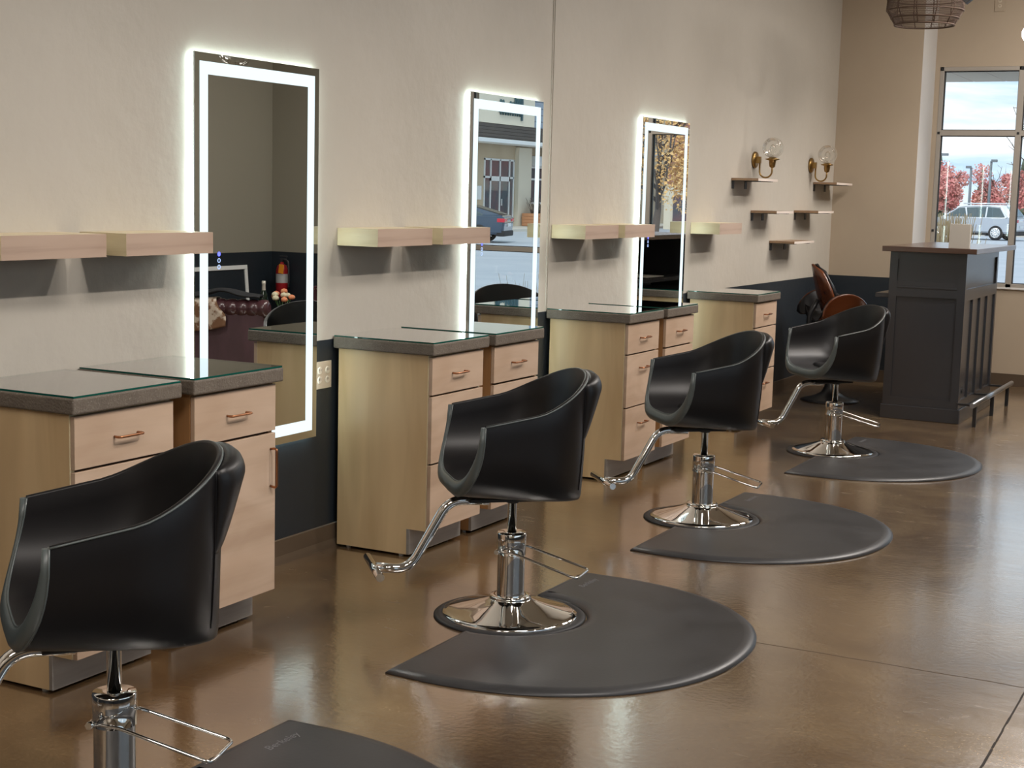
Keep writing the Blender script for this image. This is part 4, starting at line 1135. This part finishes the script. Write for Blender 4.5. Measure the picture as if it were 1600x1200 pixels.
# tree builder ----------------------------------------------------------
def tree(name, label, loc, h, cr, leafm, nleaf, lsize, seed, trunk_h=None, bark='bark', branches=14):
    rnd = random.Random(seed)
    t = thing(name, label, 'tree', loc)
    th = trunk_h or h * 0.35
    def tk(b):
        kk = 1.0 if nleaf else 0.4
        tube(b, [(0, 0, 0), (0.05 * h / 4, 0, th * 0.6), (0, 0.03, th), (0, 0, h * 0.92)], [0.030 * h * kk, 0.024 * h * kk, 0.018 * h * kk, 0.004 * h], 7)
        for k in range(branches):
            a = rnd.uniform(0, 2 * PI); z0 = th + (h - th) * rnd.uniform(0.0, 0.75); l = cr * rnd.uniform(0.6, 1.0)
            p0 = Vector((0, 0, z0)); p1 = p0 + Vector((math.cos(a) * l * 0.5, math.sin(a) * l * 0.5, l * 0.45)); p2 = p1 + Vector((math.cos(a + .3) * l * 0.4, math.sin(a + .3) * l * 0.4, l * 0.55))
            tube(b, [p0, p1, p2], [0.010 * h * kk, 0.006 * h * kk, 0.002 * h], 4)
            for j in range(3):
                q = p1.lerp(p2, rnd.random()); tube(b, [q, q + Vector((rnd.uniform(-1, 1), rnd.uniform(-1, 1), rnd.uniform(0, 1))) * l * 0.4], [0.003 * h, 0.001 * h], 3)
    part('trunk', bark, t, tk)
    if nleaf:
        def lf(b):
            blobs = [(Vector((rnd.uniform(-1, 1) * cr * 0.6, rnd.uniform(-1, 1) * cr * 0.6, th + (h - th) * rnd.uniform(0.15, 0.9))), cr * rnd.uniform(0.30, 0.55)) for _ in range(14)]
            for k in range(nleaf):
                c, r = rnd.choice(blobs)
                d = Vector((rnd.gauss(0, 1), rnd.gauss(0, 1), rnd.gauss(0, 1))).normalized() * r * rnd.random() ** 0.4
                p = c + d; u = Vector((rnd.gauss(0, 1), rnd.gauss(0, 1), rnd.gauss(0, 1))).normalized(); v = u.orthogonal().normalized(); s = lsize * rnd.uniform(0.6, 1.3)
                b.faces.new([b.verts.new(p + u * s), b.verts.new(p + v * s * 0.6), b.verts.new(p - u * s), b.verts.new(p - v * s * 0.6)])
        part('foliage', leafm, t, lf)
    return t
tree('red_maple', 'crimson maple at the left of the window view', (-20.2, 110, ZG), 4.6, 1.7, 'red_leaf', 3600, 0.11, 1, 1.4)
tree('red_maple', 'crimson maple just right of the two white poles', (-17.9, 105, ZG), 4.0, 1.2, 'red_leaf', 3200, 0.11, 2, 1.3)
tree('red_maple', 'broad crimson maple in the middle of the window view', (-17.0, 116, ZG), 4.5, 1.7, 'red_leaf', 3800, 0.11, 3, 1.3)
tree('red_maple', 'thinner crimson maple behind the lamp post', (-13.6, 106, ZG), 4.4, 1.3, 'red_leaf', 1100, 0.15, 4, 1.3)
tree('bare_tree', 'bare leafless tree at the right of the window view', (-12.0, 100, ZG), 8.6, 2.0, None, 0, 0, 5, 3.2, branches=16)
tree('gold_tree', 'golden autumn street tree reflected in the farthest mirror', (12.2, 38.5, ZG), 5.2, 1.7, 'gold_leaf', 7000, 0.05, 6, 1.5)
tree('gold_tree', 'yellow autumn tree low beside the golden one, seen in mirror', (12.4, 43.0, ZG), 2.6, 1.0, 'gold_leaf', 2600, 0.05, 8, 0.6)
def conif(b):
    rnd = random.Random(9)
    for i, (x, h) in enumerate([(0, 6.0), (6.2, 5.6), (3, 4.6), (9, 4.7)]):
        for k in range(7):
            z = 1 + (h - 1) * k / 7; r = 0.9 * (1 - k / 7.5)
            lathe(b, [(r, z), (r * 0.3, z + h * 0.16)], (x, 0, 0), 9)
for i, (x, hh) in enumerate([(-22.6, 5.6), (-19.3, 4.6), (-16.2, 5.4)]):
    solo('conifer', ['dark conifer behind the crimson maples, leftmost', 'short dark conifer behind the crimson maples, middle one', 'dark conifer behind the crimson maples, rightmost'][i], 'tree', 'green_sprig',
         lambda b: [lathe(b, [(0.9 * (1 - k / 7.5), 0.6 + (hh - 0.6) * k / 7), (0.25 * (1 - k / 7.5), 0.6 + (hh - 0.6) * k / 7 + hh * 0.16)], (0, 0, 0), 9) for k in range(7)] + [lathe(b, [(0.1, 0), (0.1, 1)], n=6)], (x, 124, ZG + 0.0))

# lamp posts
def post(x, y, h, arm, label):
    t = thing('street_lamp', label, 'street lamp', (x, y, ZG))
    part('pole', 'lamp_metal', t, lambda b: tube(b, [(0, 0, 0), (0, 0, h)], [0.10, 0.07], 8))
    part('lamp_head', 'lamp_metal', t, lambda b: box(b, min(0, arm), max(0, arm), -0.12, 0.12, h - 0.06, h + 0.10, 0.02))
post(-16.6, 95, 4.9, 0.55, 'grey parking lot lamp at the left of the window view')
post(-14.62, 95, 4.15, -0.32, 'short grey parking lot lamp in the middle of the view')
post(-13.45, 95, 4.55, 0.35, 'grey parking lot lamp behind the silver SUV roof')

# dry reeds in the bed just outside
def reeds(b):
    rnd = random.Random(4)
    for k in range(500):
        x = rnd.gauss(0.36, 0.09); y = 15.9 + rnd.uniform(-.2, .2); h = rnd.uniform(1.2, 1.80); lean = rnd.gauss(0, 0.10)
        tube(b, [(x, y, ZG + 0.05), (x + lean * 0.3, y, ZG + h * 0.6), (x + lean, y, ZG + h)], [0.006, 0.006, 0.003], 3, caps=False)
bmr = bmesh.new(); reeds(bmr); o = obj('reed_grass', bmr, 'reed'); o['kind'] = 'stuff'; o['label'] = 'clump of dry golden ornamental grass outside the window'; o['category'] = 'grass'
def reeds2(b):
    rnd = random.Random(5)
    for k in range(60):
        x = rnd.uniform(3.7, 4.3); y = 14.9 + rnd.uniform(-.2, .2); h = rnd.uniform(0.5, 1.0); lean = rnd.gauss(0, 0.15)
        tube(b, [(x, y, ZG + 0.05), (x + lean, y, ZG + h)], [0.004, 0.002], 3, caps=False)
bmr = bmesh.new(); reeds2(bmr); o = obj('reed_grass', bmr, 'reed'); o['kind'] = 'stuff'; o['label'] = 'sparse dry stems outside the entrance glass'; o['category'] = 'grass'

# storefront building seen in the second mirror (facade faces -x)
t = thing('storefront_building', 'tan stone storefront building with dark canopy across the lot', 'building', (34, 0, ZG))
def fwall(b):
    # facade with openings; y 55..100, z up to 8
    x0, x1 = 0.0, 0.6
    ops = [(68.05, 71.35, 3.62), (73.2, 77.5, 3.35)]
    box(b, x0, x1, 40, 68.05, 0, 9); box(b, x0, x1, 71.35, 73.2, 0, 9); box(b, x0, x1, 77.5, 100, 0, 9)
    box(b, x0, x1, 68.05, 71.35, 3.62, 9); box(b, x0, x1, 73.2, 77.5, 3.35, 9); box(b, x0, x1, 73.2, 77.5, 0, 1.3)
part('wall', 'stone', t, fwall)
part('stone_pier', 'stone_pale', t, lambda b: box(b, -0.25, -0.001, 71.5, 73.0, 0, 4.3))
part('fascia', 'stone_pale', t, lambda b: box(b, -0.30, -0.02, 60, 73.1, 5.42, 9.2))
part('fascia_siding', 'siding', t, lambda b: [box(b, -0.22, -0.02, 73.1, 90, 5.42 + k * 0.35, 5.42 + k * 0.35 + 0.33, 0.02) for k in range(11)])
part('canopy_soffit', 'canopy', t, lambda b: [box(b, -0.30, -0.02, 60, 90, 4.56 + k * 0.17, 4.56 + k * 0.17 + 0.155) for k in range(5)])
part('canopy_beam', 'white_frame', t, lambda b: box(b, -1.6, -0.32, 60, 90, 4.36, 4.56, 0.02))
def door(b):
    y0, y1 = 68.05, 71.35
    for y in (68.05, 68.72, 69.75, 70.80, 71.28): box(b, -0.05, 0.05, y, y + 0.10, 0.12, 3.62)
    for z in (2.62, 3.54): box(b, -0.05, 0.05, y0, y1, z, z + 0.10)
    box(b, -0.05, 0.05, 68.72, 70.9, 2.48, 2.62); box(b, -0.09, -0.05, 69.95, 70.0, 1.2, 1.55)
part('door_frame', 'white_frame', t, door)
part('door_glass', 'shop_glass', t, lambda b: box(b, 0.0, 0.02, 68.05, 71.35, 0.12, 3.6))
def win2(b):
    for y in (73.2, 74.9, 76.4): box(b, -0.05, 0.05, y, y + 0.1, 1.3, 3.35)
    for z in (1.3, 2.6, 3.25): box(b, -0.05, 0.05, 73.2, 77.5, z, z + 0.1)
part('window_frame', 'white_frame', t, win2)
part('window_glass', 'shop_glass', t, lambda b: box(b, 0.0, 0.02, 73.2, 77.5, 1.3, 3.3))
part('awning', 'white_frame', t, lambda b: box(b, -0.5, -0.02, 73.2, 78, 3.36, 3.9, 0.03))
def sign(b):
    rnd = random.Random(2)
    for k in range(9):
        y = 69.0 + k * 0.27; hh = 0.45 + 0.35 * (k > 5) + rnd.uniform(0, 0.25)
        pts = [(-0.36, y, 6.0), (-0.36, y + 0.10, 6.0 + hh), (-0.36, y + 0.22, 5.95 + hh * 0.6), (-0.36, y + 0.12, 5.9)]
        tube(b, fillet(pts, 0.1), 0.05, 5)
    box(b, -0.38, -0.31, 71.45, 71.6, 5.7, 7.0)
part('sign_lettering', 'sign_dark', t, sign)
part('wall_poster', 'white_frame', t, lambda b: box(b, -0.04, -0.001, 67.1, 67.8, 1.5, 2.2))
t = thing('planter_box', 'square cedar planter box with dry plants by the storefront', 'planter', (33.2, 72.7, ZG + 0.12))
part('box', 'terracotta', t, lambda b: [box(b, -0.45, 0.45, -0.9, 0.9, 0.02 + k * 0.17, 0.18 + k * 0.17, 0.01) for k in range(4)])
def dry(b):
    rnd = random.Random(12)
    for k in range(70):
        a = rnd.uniform(0, 2 * PI); l = rnd.uniform(0.3, 0.9); y = rnd.uniform(-.7, .7)
        tube(b, [(0, y, 0.68), (math.cos(a) * l * .5, y + math.sin(a) * l * .5, 0.68 + l)], [0.02, 0.01], 3)
part('dry_plants', 'bark', t, dry)

# brick building and white fence in the third mirror's view
t = thing('brick_building', 'red brick building behind the golden tree, seen in mirror', 'building', (22, 82, ZG))
part('wall', 'brick', t, lambda b: box(b, -2.5, 7.4, 0, 6, 0, 9))
part('pale_base', 'stone_pale', t, lambda b: box(b, -2.6, 7.5, -0.2, -0.01, 0, 2.6))
part('shop_window', 'shop_glass', t, lambda b: box(b, 3.8, 6.9, -0.3, -0.21, 0.5, 2.0))
# ------------------------------------------------------------------ world and sun
w = bpy.data.worlds.new('overcast_sky'); scn.world = w; w.use_nodes = True
nt = w.node_tree; bg = nt.nodes['Background']; L = nt.links.new
tc = N(nt, 'ShaderNodeTexCoord'); mp = N(nt, 'ShaderNodeMapping'); mp.inputs['Scale'].default_value = (1.6, 1.6, 9.0)
nz = N(nt, 'ShaderNodeTexNoise', Scale=2.4, Detail=6.0, Roughness=0.55, Distortion=0.4)
rp = ramp(nt, [(0.38, (0.30, 0.46, 0.66)), (0.50, (0.44, 0.56, 0.68)), (0.60, (0.70, 0.73, 0.76))])
L(tc.outputs['Generated'], mp.inputs[0]); L(mp.outputs[0], nz.inputs['Vector']); L(nz.outputs['Fac'], rp.inputs['Fac']); L(rp.outputs['Color'], bg.inputs['Color'])
bg.inputs['Strength'].default_value = 1.6
sd = bpy.data.lights.new('sun', 'SUN'); sd.energy = 2.0; sd.angle = D(12); sd.color = (1.0, 0.96, 0.9)
so = bpy.data.objects.new('sun', sd); COL.objects.link(so); so.rotation_euler = Vector((0.25, 0.75, -0.75)).to_track_quat('-Z', 'Y').to_euler()

vs = scn.view_settings; vs.view_transform = 'Standard'; vs.look = 'None'; vs.gamma = 1.0; vs.use_curve_mapping = False; vs.exposure = 0.17
scn.cycles.max_bounces = 10; scn.cycles.diffuse_bounces = 4; scn.cycles.glossy_bounces = 6; scn.cycles.transparent_max_bounces = 16
scn.cycles.caustics_reflective = False; scn.cycles.caustics_refractive = False; scn.cycles.sample_clamp_indirect = 6.0
